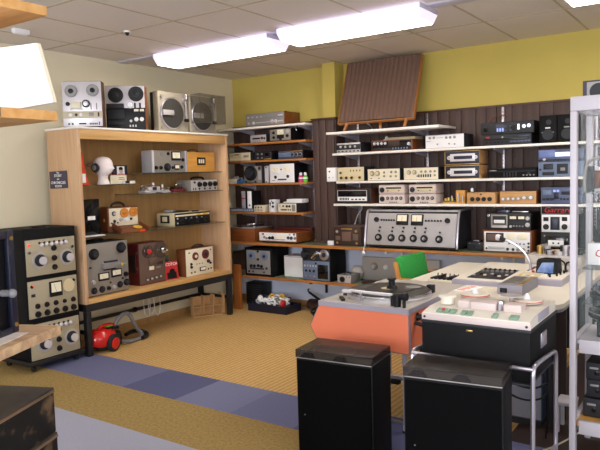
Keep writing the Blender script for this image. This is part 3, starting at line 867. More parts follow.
# ------------------------------------------------------------------ vacuum cleaner, divider crate, cable
t = thing('vacuum_cleaner', 'red and black vacuum cleaner with grey hose on floor under cabinet', 'vacuum cleaner', (.45, -2.44, 0), 8)
mesh('body', 'red_gloss', t, lathe((0, -.02, .055), [(.10, 0), (.125, .03), (.128, .07), (.115, .11), (.085, .14), (.04, .15)], seg=28, sx=.9, sy=1.15))
mesh('lower_shell', 'black_plastic', t, lathe((0, .05, .012), [(.085, 0), (.115, .02), (.118, .08), (.105, .13), (.06, .15)], seg=28, sx=.9, sy=1.3))
mesh('dust_lid', 'black_gloss', t, box(-.07, .07, -.03, .15, .155, .205, .025))
mesh('handle', 'red_gloss', t, tube([(0, -.06, .205), (0, -.02, .225), (0, .12, .22), (0, .17, .18)], .014, smooth=1))
mesh('badge', 'lime', t, box(-.03, .03, .03, .10, .2045, .21, .002))
for sx in (-1, 1):
    wl = mesh('wheel', 'rubber', t, lathe((sx * .105, .005, .078), [(.078, 0), (.078, sx * .02), (.062, sx * .035)], axis='x', seg=28))
    mesh('hub', 'red_gloss', wl, lathe((sx * .13, .005, .078), [(.05, 0), (.05, sx * .012), (.035, sx * .02), (.012, sx * .022)], axis='x', seg=24))
mesh('front_castor', 'rubber', t, cyl((-.02, .16, .02), 'x', .02, .04))
mesh('hose', 'hose_grey', t, tube([(0, .14, .17), (.01, .17, .24), (.02, .25, .285), (.02, .33, .27), (.01, .39, .17), (0, .46, .08), (.02, .49, .045), (.06, .45, .022), (.08, .36, .02), (.07, .26, .02), (.04, .16, .05)], .018, smooth=2))
mesh('hose_handle', 'black_plastic', t, tube([(-.01, .30, .07), (-.03, .42, .075), (-.02, .52, .06), (.03, .55, .03), (.08, .50, .025), (.10, .40, .025)], .02, smooth=2))
t = thing('divider_crate', 'cardboard divider crate with open cells standing under the steel stand', 'crate', (.33, -.93, 0), 62)
mesh('outer', 'cardboard', t, box(-.17, -.165, 0, .11, 0, .215), box(.165, .17, 0, .11, 0, .24), box(-.17, .17, .105, .11, 0, .21), box(-.17, .17, 0, .11, 0, .006))
for i, x_ in enumerate((-.055, .055)):
    mesh('divider', 'cardboard', t, box(x_ - .003, x_ + .003, -.004, .104, .0065, .225 + .01 * i, 0, Matrix.Rotation(R(3), 4, 'Y')))
mesh('shelf', 'cardboard', t, box(-.164, .164, -.006, .104, .108, .113))
mesh('flap', 'cardboard', t, box(.1702, .174, -.05, .09, .02, .24, 0))
t = thing('coiled_cable', 'thin white cable hanging in loops from the lower rail of the steel stand', 'cable', (.095, -1.52, .2))
for i, (a, b, c) in enumerate(((-.09, .10, .16), (-.03, .09, .13), (.05, .1, .17))):
    mesh('loop', 'white_plastic', t, tube([(0.0, a - .03, b - .1), (.006, a - .04, b + .0), (.01, a, b + .02), (.006, a + .05, b - .02), (.012, a + .04, b - c), (.016, a, b - c - .05), (.012, a - .035, b - c + .01)], .004, closed=True, smooth=2, seg=6))
t = thing('coiled_wire', 'short black lead tied round the lower rail of the steel stand', 'cable', (.07, -1.75, .2))
mesh('wrap', 'black_plastic', t, *[lathe((0, .012 * i, 0), [(.026, 0), (.026, .006)], axis='y', seg=14) for i in range(3)])

# ------------------------------------------------------------------ bench along the back wall with its low shelf
BZ, LZ = .775, .385
t = thing('wall_bench', 'long wooden bench with green top running along the panelled back wall', 'bench', (2.3, -.225, 0))
mesh('worktop', 'green_linoleum', t, box(-2.28, 2.3, -.205, .20, BZ - .012, BZ))
mesh('board', 'shelf_wood', t, box(-2.28, 2.3, -.205, .20, BZ - .028, BZ - .0125))
mesh('front_edge', 'shelf_wood', t, box(-2.28, 2.3, -.228, -.2055, BZ - .028, BZ + .001, .002))
for xx in (-2.2, -.05, 1.1, 2.2):
    mesh('bracket', 'white_paint', t, box(xx - .012, xx + .012, -.18, .20, BZ - .055, BZ - .029), box(xx - .012, xx + .012, .185, .20, BZ - .25, BZ - .055))
t = thing('low_shelf', 'low wooden shelf with green top under the bench by the back wall', 'shelf', (2.0, -.2, 0))
mesh('board', 'green_linoleum', t, box(-1.85, 1.6, -.195, .185, LZ - .025, LZ))
mesh('front_edge', 'shelf_wood', t, box(-1.85, 1.6, -.215, -.1955, LZ - .027, LZ + .001, .002))
for xx in (-.7, .5, 1.5):
    mesh('bracket', 'black_metal', t, box(xx - .012, xx + .012, -.15, .185, LZ - .05, LZ - .026), box(xx - .012, xx + .012, .17, .185, LZ - .2, LZ - .05))
t = thing('wooden_post', 'upright wooden board under the bench at the left end of low shelf', 'post', (.385, -.49, 0))
mesh('board', 'post_wood', t, box(-.05, .05, -.02, .02, 0, .515, .002))

def shelf(name, label, x0, x1, y0, z, th, m_board, brx, group, upr=True, tilt=0.0, edge=None):
    t = thing(name, label, 'shelf', ((x0 + x1) / 2, 0, z), 0, group)
    t.rotation_euler[1] = -tilt
    L = (x1 - x0) / 2
    mesh('board', m_board, t, box(-L, L, y0, -.03, -th, 0, .002))
    for bx in brx:
        xx = bx - (x0 + x1) / 2
        mesh('bracket', 'lilac_grey', t, prism([(-.03, -th), (y0 + .05, -th), (y0 + .05, -th - .012), (-.03, -th - .055)], 'x', xx - .006, xx + .006))
    return t
UPL = (.32, 1.165)
UPR = (1.75, 2.54, 3.30)
for i, (xx, z0, z1) in enumerate(((.32, .80, 2.07), (1.165, .80, 2.07), (1.75, .80, 2.1), (2.54, .80, 2.1), (3.30, .80, 2.1), (4.1, .80, 2.1))):
    o = mesh('shelf_upright', 'chrome_dull', None, box(xx - .012, xx + .012, -.029, -.013, z0, z1, .002))
    tag(o, ['slotted grey upright behind the left shelves, nearest the oak cabinet', 'slotted grey upright beside the boxed pillar, right end of left shelves', 'slotted grey upright left behind the big grey console', 'slotted grey upright behind the white amplifier on the white shelves', 'slotted grey upright behind the black stacked amplifiers on the white shelves', 'slotted grey upright behind the glass cabinet'][i], 'shelf upright', 'shelf uprights on the back wall')
    bm = bmesh.new()
    zz = z0 + .03
    sl = []
    while zz < z1 - .03:
        sl.append(box(xx - .003, xx + .003, -.0295, -.0285, zz, zz + .014))
        zz += .032
    mesh('slots', 'groove_dark', o, *sl)
    bm.free()
gl, gr = 'shelves left of the boxed pillar', 'white shelves on the right panelled wall'
L1, L2, L3, L4, L5 = 2.082, 1.902, 1.702, 1.441, 1.110
shelf('wall_shelf', 'white topmost shelf left of the pillar holding a silver receiver', .02, 1.275, -.335, L1, .022, 'white_laminate', UPL, gl)
shelf('wall_shelf', 'brown wooden shelf just below the white top shelf, left of the pillar', .02, 1.278, -.335, L2, .024, 'shelf_wood', UPL, gl)
shelf('wall_shelf', 'wooden shelf holding the beige cassette deck left of the pillar', .02, 1.28, -.335, L3, .022, 'shelf_wood', UPL, gl)
shelf('wall_shelf', 'wooden shelf holding the white twin meter unit left of the pillar', .02, 1.28, -.335, L4, .022, 'shelf_wood', UPL, gl)
shelf('wall_shelf', 'wooden shelf holding two ring binders left of the pillar', .02, 1.22, -.325, L5, .022, 'shelf_wood', UPL, gl)
R1, R2, R3, R4 = 1.948, 1.735, 1.443, 1.210
shelf('wall_shelf', 'white upper shelf carrying the brown panel loudspeaker', 1.62, 2.845, -.46, R1, .024, 'white_laminate', UPR[:2], gr)
shelf('wall_shelf', 'long white shelf holding the white amplifier and black speaker boxes', 1.62, 4.35, -.345, R2, .022, 'white_laminate', UPR, gr)
shelf('wall_shelf', 'long white shelf holding the cream amplifiers and twin tuners', 1.66, 4.35, -.345, R3, .022, 'white_laminate', UPR, gr)
shelf('wall_shelf', 'lowest long white shelf holding wooden knob boxes and radios', 1.62, 4.35, -.345, R4, .022, 'white_laminate', UPR, gr)

# ---- left shelves, top down
dev('receiver', 'silver receiver with wooden sides on the white topmost left shelf', 'receiver', .455, 1.0, L1, .145, -.32, .30, 'teak', 'aluminium_dull', [
    ('b', .02, .98, .55, .92, 'steel_grey', 'dial_window', .002), ('row', .08, .42, .72, 4, .022, .018, 'silver', 'button'), ('kc', .22, .28, .02, 'silver', 'silver_bright'), ('b', .27, .66, .26, .31, 'silver_bright', 'tuning_scale', .003), ('k', .7, .3, .02, 'silver_bright'), ('k', .79, .3, .02, 'silver_bright'), ('b', .85, .97, .24, .34, 'silver_bright', 'switch_row', .008), ('b', .85, .97, .68, .78, 'silver_bright', 'switch_row', .008), ('k', .08, .3, .012, 'silver')], feet=.006)
t = thing('cable', 'thin black lead curling on top of the silver receiver', 'cable', (.83, -.12, L1 + .145))
mesh('lead', 'black_plastic', t, tube([(0, 0, .003), (.03, .01, .03), (.06, .02, .012), (.1, .0, .004)], .003, smooth=2, seg=6))
dev('preamplifier', 'small silver box with black slot at left on the brown shelf below white shelf', 'preamplifier', .505, .735, L2, .088, -.31, .2, 'charcoal', 'silver', [('b', .15, .62, .42, .62, 'black_plastic', 'slot', .002), ('k', .75, .55, .016, 'maroon'), ('k', .9, .5, .012, 'charcoal'), ('row', .2, .6, .2, 4, .014, .01, 'steel_grey', 'button')])
d = dev('measuring_set', 'grey faced measuring set with square meter in black case under white shelf', 'measuring instrument', .785, 1.075, L2, .135, -.31, .25, 'black_vinyl', 'aluminium_dull', [('b', .36, .68, .22, .58, 'black_plastic', 'meter_base', .006), ('m', .38, .68, .52, .95, 'cream_enamel'), ('k', .2, .7, .016, 'black_plastic'), ('k', .2, .32, .016, 'black_plastic'), ('k', .84, .4, .018, 'black_plastic'), ('kc', .85, .75, .018, 'silver', 'silver'), ('k', .52, .2, .018, 'black_plastic')], feet=.006)
mesh('handle', 'chrome_dull', d, tube([(.06, .06, .134), (.08, .06, .15), (.16, .06, .15), (.18, .06, .11)], .006, smooth=1))
dev('cassette_deck', 'beige cassette deck at left end of the upper wooden shelf', 'cassette deck', .178, .50, L3, .098, -.31, .25, 'charcoal', 'cream_fawn', [('b', .24, .46, .7, .82, 'charcoal', 'slot', .002), ('b', .6, .66, .2, .7, 'beige_plastic', 'divider', .006), ('k', .75, .55, .016, 'aluminium_dull'), ('k', .88, .55, .018, 'aluminium_dull'), ('row', .1, .5, .25, 5, .018, .012, 'cream_enamel', 'key'), ('b', .1, .2, .6, .75, 'aluminium_dull', 'badge')])
dev('amplifier', 'dark amplifier with brass lower edge beside the beige cassette deck', 'amplifier', .53, .77, L3, .10, -.27, .22, 'black_vinyl', 'charcoal', [('b', .55, .98, .06, .2, 'brass', 'edge_strip', .003), ('k', .2, .7, .012, 'aluminium_dull'), ('k', .45, .7, .012, 'aluminium_dull'), ('k', .45, .25, .012, 'aluminium_dull'), ('b', .62, .9, .4, .85, 'black_gloss', 'window', .002), ('k', .2, .28, .01, 'steel_grey')])
dev('tuner_amplifier', 'low dark blue tuner amplifier with ringed knobs on upper wooden shelf', 'tuner', .88, 1.215, L3, .09, -.29, .25, 'black_vinyl', 'dark_blue_grey', [('b', .02, .52, .25, .8, 'blue_grey_panel', 'dial', .002), ('kc', .6, .5, .022, 'aluminium_dull', 'charcoal'), ('kc', .75, .5, .022, 'aluminium_dull', 'charcoal'), ('kc', .9, .5, .022, 'aluminium_dull', 'charcoal'), ('b', .02, .98, .9, .98, 'brass', 'top_edge', .002)])
t = thing('component_box', 'small cream and blue box with tangled parts at left on third shelf', 'box', (.26, -.31, L4))
mesh('cream_box', 'cream_enamel', t, box(-.125, .02, 0, .1, 0, .055, .002))
mesh('blue_box', 'blue_box', t, box(.022, .12, -.005, .1, 0, .05, .002))
mesh('parts', 'steel_grey', t, ball((-.06, .05, .065), .025, (1.4, 1, .8)), ball((-.01, .05, .07), .022), tube([(-.1, .05, .06), (-.05, .03, .1), (.03, .05, .06)], .006, smooth=1), ball((.05, .05, .055), .02))
d = dev('tape_machine', 'silver machine with large round black dial on third shelf', 'tape machine', .394, .655, L4, .20, -.31, .24, 'charcoal', 'aluminium_dull', [('kc', .42, .58, .085, 'black_plastic', 'charcoal'), ('d', .88, .85, .018, 'charcoal', 'socket'), ('b', .8, .97, .2, .7, 'silver', 'side_panel', .003), ('k', .12, .1, .012, 'charcoal'), ('k', .65, .1, .012, 'charcoal'), ('b', .05, .75, .03, .06, 'charcoal', 'slot')])
d = dev('tape_machine_cover', 'narrow silver cover with rounded corners standing beside the round dial machine', 'cover', .675, .735, L4, .195, -.29, .2, 'silver', 'silver_bright', [('row', .5, .5, .08, 1, .015, .015, 'chrome', 'catch'), ('row', .5, .5, .9, 1, .015, .015, 'charcoal', 'catch')], bev=.012, inset=.008)
d = dev('meter_unit', 'white instrument with two square meters on third shelf left of pillar', 'meter unit', .768, 1.108, L4, .212, -.31, .25, 'black_vinyl', 'white_plastic', [('m', .12, .40, .50, .84, 'white_paint'), ('m', .56, .84, .52, .86, 'white_paint'), ('kc', .24, .3, .018, 'charcoal', 'charcoal'), ('kc', .74, .33, .018, 'charcoal', 'charcoal'), ('b', .33, .68, .14, .21, 'navy_plastic', 'name_strip', .003), ('k', .48, .7, .008, 'charcoal'), ('row', .12, .2, .13, 3, .01, .008, 'steel_grey', 'switch')])
for nm, lab, xx, mt in (('bottle', 'small pink bottle with white cap beside the twin meter unit', 1.20, 'pink'), ('bottle', 'small lime green bottle with pale cap by the pillar', 1.25, 'lime')):
    t = thing(nm, lab, 'bottle', (xx - .008 if mt == 'pink' else xx, -.31 if mt == 'pink' else -.31, L4), 0, 'small coloured bottles')
    mesh('body', mt, t, lathe((0, 0, 0), [(.024, 0), (.027, .005), (.027, .055), (.02, .072), (.014, .08)], seg=18))
    mesh('cap', 'white_plastic', t, lathe((0, 0, .078), [(.017, 0), (.016, .022), (.01, .03)], seg=16))
    mesh('label', 'white_paper', t, lathe((0, 0, .04), [(.0275, 0), (.0275, .012)], seg=18))
# shelf with binders
dev('flat_tuner', 'flat violet grey unit under the two ring binders', 'tuner', .12, .51, L5, .042, -.30, .22, 'dark_blue_grey', 'blue_grey_panel', [('b', .05, .6, .3, .7, 'lilac_grey', 'dial', .002), ('row', .68, .95, .5, 4, .016, .014, 'silver', 'key')])
for lab, x0, x1, mt, ring in (('ring binder with red band on its violet spine, left of the pair', .322, .378, 'lilac_grey', 'red'), ('white ring binder with dark finger hole, right of the pair', .408, .470, 'white_paper', 'hole')):
    t = thing('ring_binder', lab, 'ring binder', ((x0 + x1) / 2, -.28, L5 + .042), 0, 'ring binders on the left shelves')
    w_ = (x1 - x0) / 2
    mesh('cover', 'black_plastic', t, box(-w_, -w_ + .004, 0, .17, 0, .20), box(w_ - .004, w_, 0, .17, 0, .20))
    mesh('spine', mt, t, box(-w_, w_, -.004, .0, 0, .20, .001))
    mesh('pages', 'white_paint', t, box(-w_ + .005, w_ - .005, .006, .16, .004, .17))
    if ring == 'red':
        mesh('band', 'red_matte', t, box(-w_, w_, -.005, -.003, .11, .125))
        mesh('label', 'lilac_grey', t, box(-w_ + .008, w_ - .008, -.0055, -.003, .03, .10))
    else:
        mesh('finger_hole', 'charcoal', t, cyl((0, -.003, .035), (0, -1, 0), .011, .002))
dev('switch_box', 'small cream box with dotted front right of the ring binders', 'switch box', .525, .66, L5, .078, -.31, .15, 'cream_enamel', 'beige_plastic', [('k', .2, .7, .009, 'charcoal'), ('k', .5, .7, .009, 'charcoal'), ('k', .8, .7, .009, 'charcoal'), ('k', .2, .3, .008, 'steel_grey'), ('k', .5, .3, .008, 'steel_grey'), ('k', .8, .3, .008, 'steel_grey')])
dev('pocket_instrument', 'upright white box with black and green knobs on the binder shelf', 'instrument', .745, .826, L5, .143, -.31, .1, 'white_plastic', 'white_plastic', [('kc', .7, .75, .014, 'charcoal', 'charcoal'), ('k', .25, .72, .01, 'charcoal'), ('k', .7, .46, .015, 'charcoal'), ('d', .5, .88, .008, 'teal', 'lamp', .005), ('k', .25, .58, .008, 'charcoal'), ('b', .2, .8, .1, .25, 'white_paper', 'label')])
dev('amplifier', 'small cream amplifier with ribbed grille at right end of binder shelf', 'amplifier', .872, 1.125, L5, .103, -.315, .22, 'charcoal', 'cream_enamel', [('b', .76, .95, .15, .85, 'steel_grey', 'grille', .003), ('k', .5, .68, .014, 'charcoal'), ('k', .64, .68, .014, 'charcoal'), ('kc', .3, .7, .012, 'aluminium_dull', 'charcoal'), ('row', .2, .4, .3, 4, .014, .014, 'charcoal', 'key'), ('row', .46, .68, .3, 3, .012, .016, 'charcoal', 'switch'), ('k', .1, .7, .008, 'steel_grey')], bev=.003)
t = thing('leaflet_box', 'white flat box lying on the small cream amplifier', 'box', (1.03, -.18, L5 + .1032))
mesh('box', 'white_paper', t, box(-.09, .12, -.06, .07, 0, .042, .002))
mesh('sheet', 'white_paint', t, box(-.15, -.092, -.04, .05, 0, .012, .001))

# ---- on the bench
d = dev('record_player', 'old wooden record player with chrome arm at left end of the bench', 'record player', .205, .60, BZ, .152, -.41, .33, 'teak', None, [])
mesh('top_plate', 'steel_grey', d, box(-.205, .205, -.01, .335, .1525, .164, .002))
pl = mesh('platter', 'charcoal', d, cyl((-.03, .17, .164), 'z', .13, .015, seg=30))
mesh('tonearm', 'chrome', d, tube([(.15, .26, .164), (.15, .26, .2), (.12, .1, .2), (.05, .05, .195)], .008, smooth=1), box(-.13, .1, .015, .03, .178, .188, .002), box(.0, .025, .01, .03, .165, .20, .002))
mesh('knob', 'chrome', d, cyl((.16, .04, .164), 'z', .014, .02), cyl((-.17, .04, .164), 'z', .01, .012))
d = dev('tuner_amplifier', 'wood cased tuner amplifier with cream front on the bench', 'tuner', .665, 1.195, BZ, .128, -.42, .34, 'teak', 'white_plastic', [('b', .42, .68, .45, .72, 'meter_face', 'dial_window', .003), ('b', .4, .7, .30, .36, 'steel_grey', 'scale', .002), ('k', .3, .45, .018, 'black_plastic'), ('k', .38, .47, .02, 'black_plastic'), ('k', .13, .78, .012, 'red_matte'), ('k', .22, .42, .014, 'aluminium_dull'), ('k', .16, .5, .014, 'aluminium_dull'), ('k', .78, .52, .016, 'charcoal'), ('k', .86, .5, .018, 'charcoal'), ('k', .93, .82, .012, 'black_plastic'), ('b', .8, .84, .76, .82, 'charcoal', 'switch'), ('k', .95, .5, .016, 'aluminium_dull')], feet=.014, inset=.012)
mesh('rear_ridge', 'maroon', d, box(-.20, .26, .28, .335, .1285, .155, .004))
d = dev('radio', 'old brown radio with square grille on bench left of the grey console', 'radio', 1.635, 1.955, BZ, .205, -.38, .30, 'brown_panel', 'dark_brown', [('b', .32, .66, .25, .72, 'grille_brown', 'speaker_grille', .003), ('kc', .14, .72, .016, 'aluminium_dull', 'silver'), ('b', .08, .25, .28, .5, 'brown_panel', 'plate', .003), ('b', .72, .92, .3, .62, 'brown_panel', 'plate', .003), ('b', .3, .7, .83, .9, 'brass', 'name_strip', .002), ('k', .85, .76, .014, 'brass'), ('k', .14, .15, .012, 'brass'), ('k', .86, .15, .012, 'brass')])
mesh('lead', 'white_plastic', d, tube([(-.02, .2, .205), (.0, .24, .32), (.03, .28, .36), (.02, .29, .40)], .004, smooth=2, seg=6))
t = thing('socket_block', 'small white block on the bench edge left of the brown radio', 'block', (1.60, -.38, BZ))
mesh('block', 'white_plastic', t, box(-.045, .03, 0, .05, 0, .045, .003))
mesh('lead', 'white_plastic', t, tube([(.03, .025, .02), (.034, .05, .01), (.02, .1, .004)], .004, smooth=1, seg=6))

# big grey console with slanted face
t = thing('studio_console', 'large grey studio console with two meters and round knobs on bench', 'console', (2.525, -.44, BZ))
cw = .475
prof = [(0, .02), (.0, .09), (.055, .345), (.075, .36), (.40, .37), (.40, .02)]
mesh('case', 'charcoal', t, prism(prof, 'x', -cw + .01, cw - .01))
slope = math.atan2(.055, .255)
face_m = Matrix.Translation((0, 0, .09)) @ Matrix.Rotation(-slope, 4, 'X')
fc = mesh('front_panel', 'hammer_grey', t, box(-cw + .012, cw - .012, -.008, .001, -.055, .262, .002, face_m))
mesh('top_cover', 'hammer_grey', t, box(-cw + .012, cw - .012, .07, .40, .3605, .378, .004))
for i in range(6):
    mesh('vent', 'groove_dark', t, box(-.38 + .13 * i, -.29 + .13 * i, .1, .3, .378, .3792))
for s in (-1, 1):
    mesh('side_rail', 'chrome_dull', t, tube([(s * (cw + .004), -.012, .025), (s * (cw + .004), -.012, .09), (s * (cw + .004), .045, .355), (s * (cw + .004), .08, .376), (s * (cw + .004), .39, .384)], .013, smooth=1))
    mesh('foot', 'rubber', t, box(s * .42 - .03, s * .42 + .03, .02, .08, 0, .0205, .002), box(s * .42 - .03, s * .42 + .03, .3, .36, 0, .0205, .002))
def on_face(nm, m_, u, v, shp):
    return mesh(nm, m_, t, shp)
for i in range(6):
    x_ = (-.33, -.19, -.075, .045, .155, .305)[i]
    k_ = mesh('knob', 'black_plastic', t, cyl((x_, -.008, .018), (0, -1, 0), .036, .012, mtx=face_m))
    mesh('cap', 'chrome_dull', k_, cyl((x_, -.02, .018), (0, -1, 0), .018, .014, .013, mtx=face_m))
    mesh('switch', 'black_plastic', t, cyl((x_ + .005, -.008, .082), (0, -1, 0), .009, .014, mtx=face_m))
    if i < 5:
        mesh('switch', 'black_plastic', t, cyl((x_ + .01, -.008, .118), (0, -1, 0), .009, .014, mtx=face_m))
for s, x_ in ((-1, -.365), (1, .375)):
    mesh('knob', 'black_plastic', t, cyl((x_, -.008, .195), (0, -1, 0), .024, .018, mtx=face_m))
for i in range(6):
    mesh('indicator', 'charcoal', t, cyl((-.31 + .027 * i, -.008, .192), (0, -1, 0), .009, .01, mtx=face_m))
    mesh('indicator', 'charcoal', t, cyl((.16 + .03 * i, -.008, .192), (0, -1, 0), .009, .01, mtx=face_m))
for x_ in (-.085, .07):
    mm = mesh('meter', 'black_plastic', t, box(x_ - .062, x_ + .062, -.022, 0, .145, .252, .006, face_m))
    mesh('meter_face', 'meter_face', mm, box(x_ - .05, x_ + .05, -.0235, -.021, .182, .242, 0, face_m))
    mesh('needle', 'black_plastic', mm, box(x_ - .001, x_ + .001, -.0242, -.023, .183, .229, 0, face_m))
t = thing('crocodile_clip', 'small white clip hanging at bench edge below grey console corner', 'clip', (2.03, -.456, BZ - .07))
mesh('clip', 'white_plastic', t, ball((0, 0, .02), .022, (1, .5, .8)), tube([(0, .003, .03), (.004, .0, .07), (.006, .01, .085), (.005, .04, .078)], .005, smooth=1))
d = dev('power_supply', 'small black box on bench right of the large grey console', 'box', 3.045, 3.195, BZ, .085, -.3, .14, 'black_vinyl', 'charcoal', [('k', .5, .5, .014, 'black_plastic'), ('row', .2, .8, .8, 2, .012, .008, 'steel_grey', 'switch')])
mesh('strap', 'chrome_dull', d, box(-.03, .03, .03, .08, .0845, .092, .002))
cas = [('b', .07, .44, .46, .88, 'charcoal', 'cassette_window', .004), ('b', .10, .41, .52, .82, 'brown_panel', 'cassette', .006), ('b', .0, .0, 0, 0, 'charcoal', 'x', .001)][:2]
dev('cassette_deck', 'silver cassette deck with wooden sides behind the gooseneck microphone', 'cassette deck', 3.215, 3.648, BZ, .203, -.36, .28, 'teak', 'white_plastic', cas + [('b', .5, .68, .62, .86, 'meter_face', 'meter', .004), ('b', .72, .92, .62, .86, 'meter_face', 'meter', .004), ('b', .12, .46, .18, .28, 'silver', 'key_strip', .01), ('k', .08, .18, .009, 'charcoal'), ('k', .52, .17, .013, 'charcoal'), ('k', .63, .17, .013, 'charcoal'), ('k', .73, .17, .016, 'aluminium_dull'), ('k', .84, .17, .016, 'aluminium_dull'), ('k', .94, .14, .01, 'charcoal'), ('k', .94, .3, .01, 'charcoal'), ('k', .94, .45, .01, 'charcoal'), ('row', .55, .85, .42, 5, .014, .01, 'charcoal', 'switch')], inset=.014)
d = dev('cassette_deck', 'black cassette deck stacked on the silver wooden sided cassette deck', 'cassette deck', 3.253, 3.64, BZ + .2032, .155, -.355, .26, 'black_plastic', 'charcoal', [('b', .1, .48, .14, .9, 'aluminium_dull', 'cassette_door', .006), ('b', .14, .45, .32, .82, 'charcoal', 'cassette_window', .008), ('b', .17, .42, .4, .6, 'white_plastic', 'cassette', .010), ('b', .12, .47, .14, .26, 'silver', 'key_strip', .012), ('m', .52, .7, .6, .84), ('m', .71, .88, .6, .84), ('k', .93, .7, .018, 'silver'), ('k', .93, .33, .02, 'silver'), ('k', .55, .22, .012, 'silver'), ('k', .04, .82, .012, 'chrome'), ('row', .62, .82, .25, 4, .014, .014, 'steel_grey', 'switch')])
t = thing('gadget', 'dark flat gadgets lying on top of the black cassette deck', 'gadget', (3.42, -.25, BZ + .3582))
mesh('body', 'blue_panel', t, box(-.06, .02, -.05, .06, 0, .022, .003), box(-.10, -.06, -.02, .03, 0, .012, .002))
mesh('lens', 'chrome', t, cyl((.0, -.05, .012), (0, -1, 0), .01, .006), box(.04, .18, -.04, .03, 0, .014, .004))
dev('cassette_player', 'black loading cassette unit at bench right end, lowest of its stack', 'cassette player', 3.725, 4.03, BZ, .195, -.355, .26, 'black_plastic', 'charcoal', [('b', .12, .72, .16, .84, 'black_gloss', 'door', .005), ('b', .2, .62, .36, .66, 'white_plastic', 'cassette', .008), ('b', .2, .62, .36, .42, 'steel_grey', 'tape_edge', .009), ('d', .34, .53, .008, 'charcoal', 'spool', .0095), ('d', .48, .53, .008, 'charcoal', 'spool', .0095), ('b', .08, .12, .8, .88, 'steel_grey', 'button')])
dev('oscilloscope', 'white faced unit with dark centre window on the black cassette unit', 'instrument', 3.728, 4.03, BZ + .1952, .155, -.355, .26, 'charcoal', 'white_plastic', [('b', .25, .5, .14, .86, 'charcoal', 'window', .004), ('b', .31, .44, .22, .78, 'dark_blue_grey', 'screen', .006), ('b', .06, .2, .62, .84, 'black_plastic', 'meter', .004), ('b', .56, .7, .64, .86, 'black_plastic', 'meter', .004), ('kc', .13, .3, .024, 'black_plastic', 'charcoal'), ('kc', .63, .32, .024, 'black_plastic', 'charcoal'), ('k', .8, .3, .01, 'charcoal')])
t = dev('sign_box', 'dark sign box with red script lettering topmost of the stack at bench right', 'sign', 3.724, 4.03, BZ + .3504, .072, -.355, .2, 'lilac_grey', 'black_plastic', [], inset=.006)
text('lettering', 'Garrard', .07, 'red_matte', t, Matrix.Translation((-.015, -.006, .036)) @ FRONT, .25)
d = t

# ---- low shelf and floor below the bench
d = dev('reel_recorder', 'black cased reel recorder with grey face at left of the low shelf', 'tape recorder', .44, .835, LZ, .325, -.405, .32, 'black_vinyl', 'steel_grey', [('r', .26, .72, .045, 'blue_grey_panel', 'charcoal', .012), ('r', .74, .72, .045, 'blue_grey_panel', 'charcoal', .012), ('k', .5, .88, .014, 'charcoal'), ('k', .5, .6, .016, 'charcoal'), ('k', .24, .36, .018, 'black_plastic'), ('k', .36, .36, .018, 'black_plastic'), ('k', .50, .38, .018, 'black_plastic'), ('k', .62, .36, .018, 'black_plastic'), ('b', .2, .7, .25, .3, 'charcoal', 'head_slot', .01), ('k', .8, .3, .014, 'charcoal'), ('k', .16, .16, .014, 'charcoal'), ('k', .3, .16, .01, 'charcoal'), ('k', .7, .16, .01, 'charcoal')], inset=.028)
dev('carton', 'dark brown carton at the far left end of the low shelf', 'carton', .2, .43, LZ, .26, -.33, .28, 'dark_brown', None, [('b', .1, .9, .05, .2, 'brown_panel', 'band')]).location.z = LZ
t = dev('white_carton', 'plain white box on low shelf between two black recorders', 'box', .90, 1.165, LZ, .235, -.27, .22, 'white_paper', None, [('b', .05, .95, .94, .97, 'lilac_grey', 'flap_edge', .001)])
d = dev('dictation_machine', 'black machine with blue grey lower face and round spools on low shelf', 'tape machine', 1.245, 1.60, LZ, .36, -.405, .32, 'black_vinyl', 'charcoal', [('b', .03, .97, .03, .60, 'blue_grey_panel', 'control_panel', .003), ('b', .56, .92, .08, .5, 'black_gloss', 'door', .006), ('kc', .12, .78, .052, 'black_plastic', 'charcoal'), ('r', .8, .80, .058, 'chrome_dull', 'charcoal', .012), ('kc', .42, .70, .022, 'chrome', 'chrome'), ('kc', .55, .84, .024, 'chrome', 'chrome'),
    ('k', .14, .3, .014, 'black_plastic'), ('k', .28, .3, .014, 'black_plastic'), ('k', .42, .3, .014, 'black_plastic'), ('k', .12, .13, .012, 'chrome_dull'), ('k', .26, .13, .012, 'chrome_dull'), ('k', .45, .13, .012, 'chrome_dull'), ('row', .1, .5, .45, 5, .016, .02, 'silver', 'key'), ('d', .5, .53, .012, 'black_plastic', 'button', .006), ('k', .12, .55, .009, 'silver')])
mesh('roller_bar', 'chrome', d, tube([(-.035, -.03, .25), (.02, -.03, .305)], .018))
d = dev('slide_viewer', 'small silver grey box with dark round lens on the low shelf', 'viewer', 1.68, 1.845, LZ, .088, -.40, .20, 'steel_grey', 'silver', [('kc', .38, .48, .03, 'charcoal', 'black_plastic'), ('row', .7, .9, .8, 2, .01, .01, 'charcoal', 'button')])
mesh('handle', 'charcoal', d, tube([(-.03, .05, .088), (-.02, .05, .11), (.04, .05, .11), (.05, .05, .088)], .007, smooth=1))
t = thing('glass_bulb', 'round white flask standing behind the small silver grey viewer', 'flask', (1.76, -.12, LZ))
mesh('bulb', 'white_paint', t, lathe((0, 0, 0), [(.03, 0), (.05, .012), (.066, .04), (.072, .075), (.066, .11), (.048, .135), (.02, .148)], seg=22))
t = thing('rack_amplifier', 'long grey rack amplifier with two round dials standing on the low shelf', 'panel', (2.13, -.07, LZ))
mesh('panel', 'desk_grey', t, box(-.33, .55, -.012, .03, 0, .245, .003))
feats(t, .88, .245, [('kc', .17, .6, .042, 'aluminium_dull', 'silver'), ('kc', .33, .6, .036, 'silver', 'white_plastic')], -.012)
for o in list(t.children):
    if o.name.startswith(('knob',)):
        o.location.x = .11
mesh('print', 'charcoal', t, *[box(.10 + .02 * (i % 2), .22 - .03 * (i % 3), -.0128, -.0115, .205 - .022 * i, .211 - .022 * i) for i in range(5)])
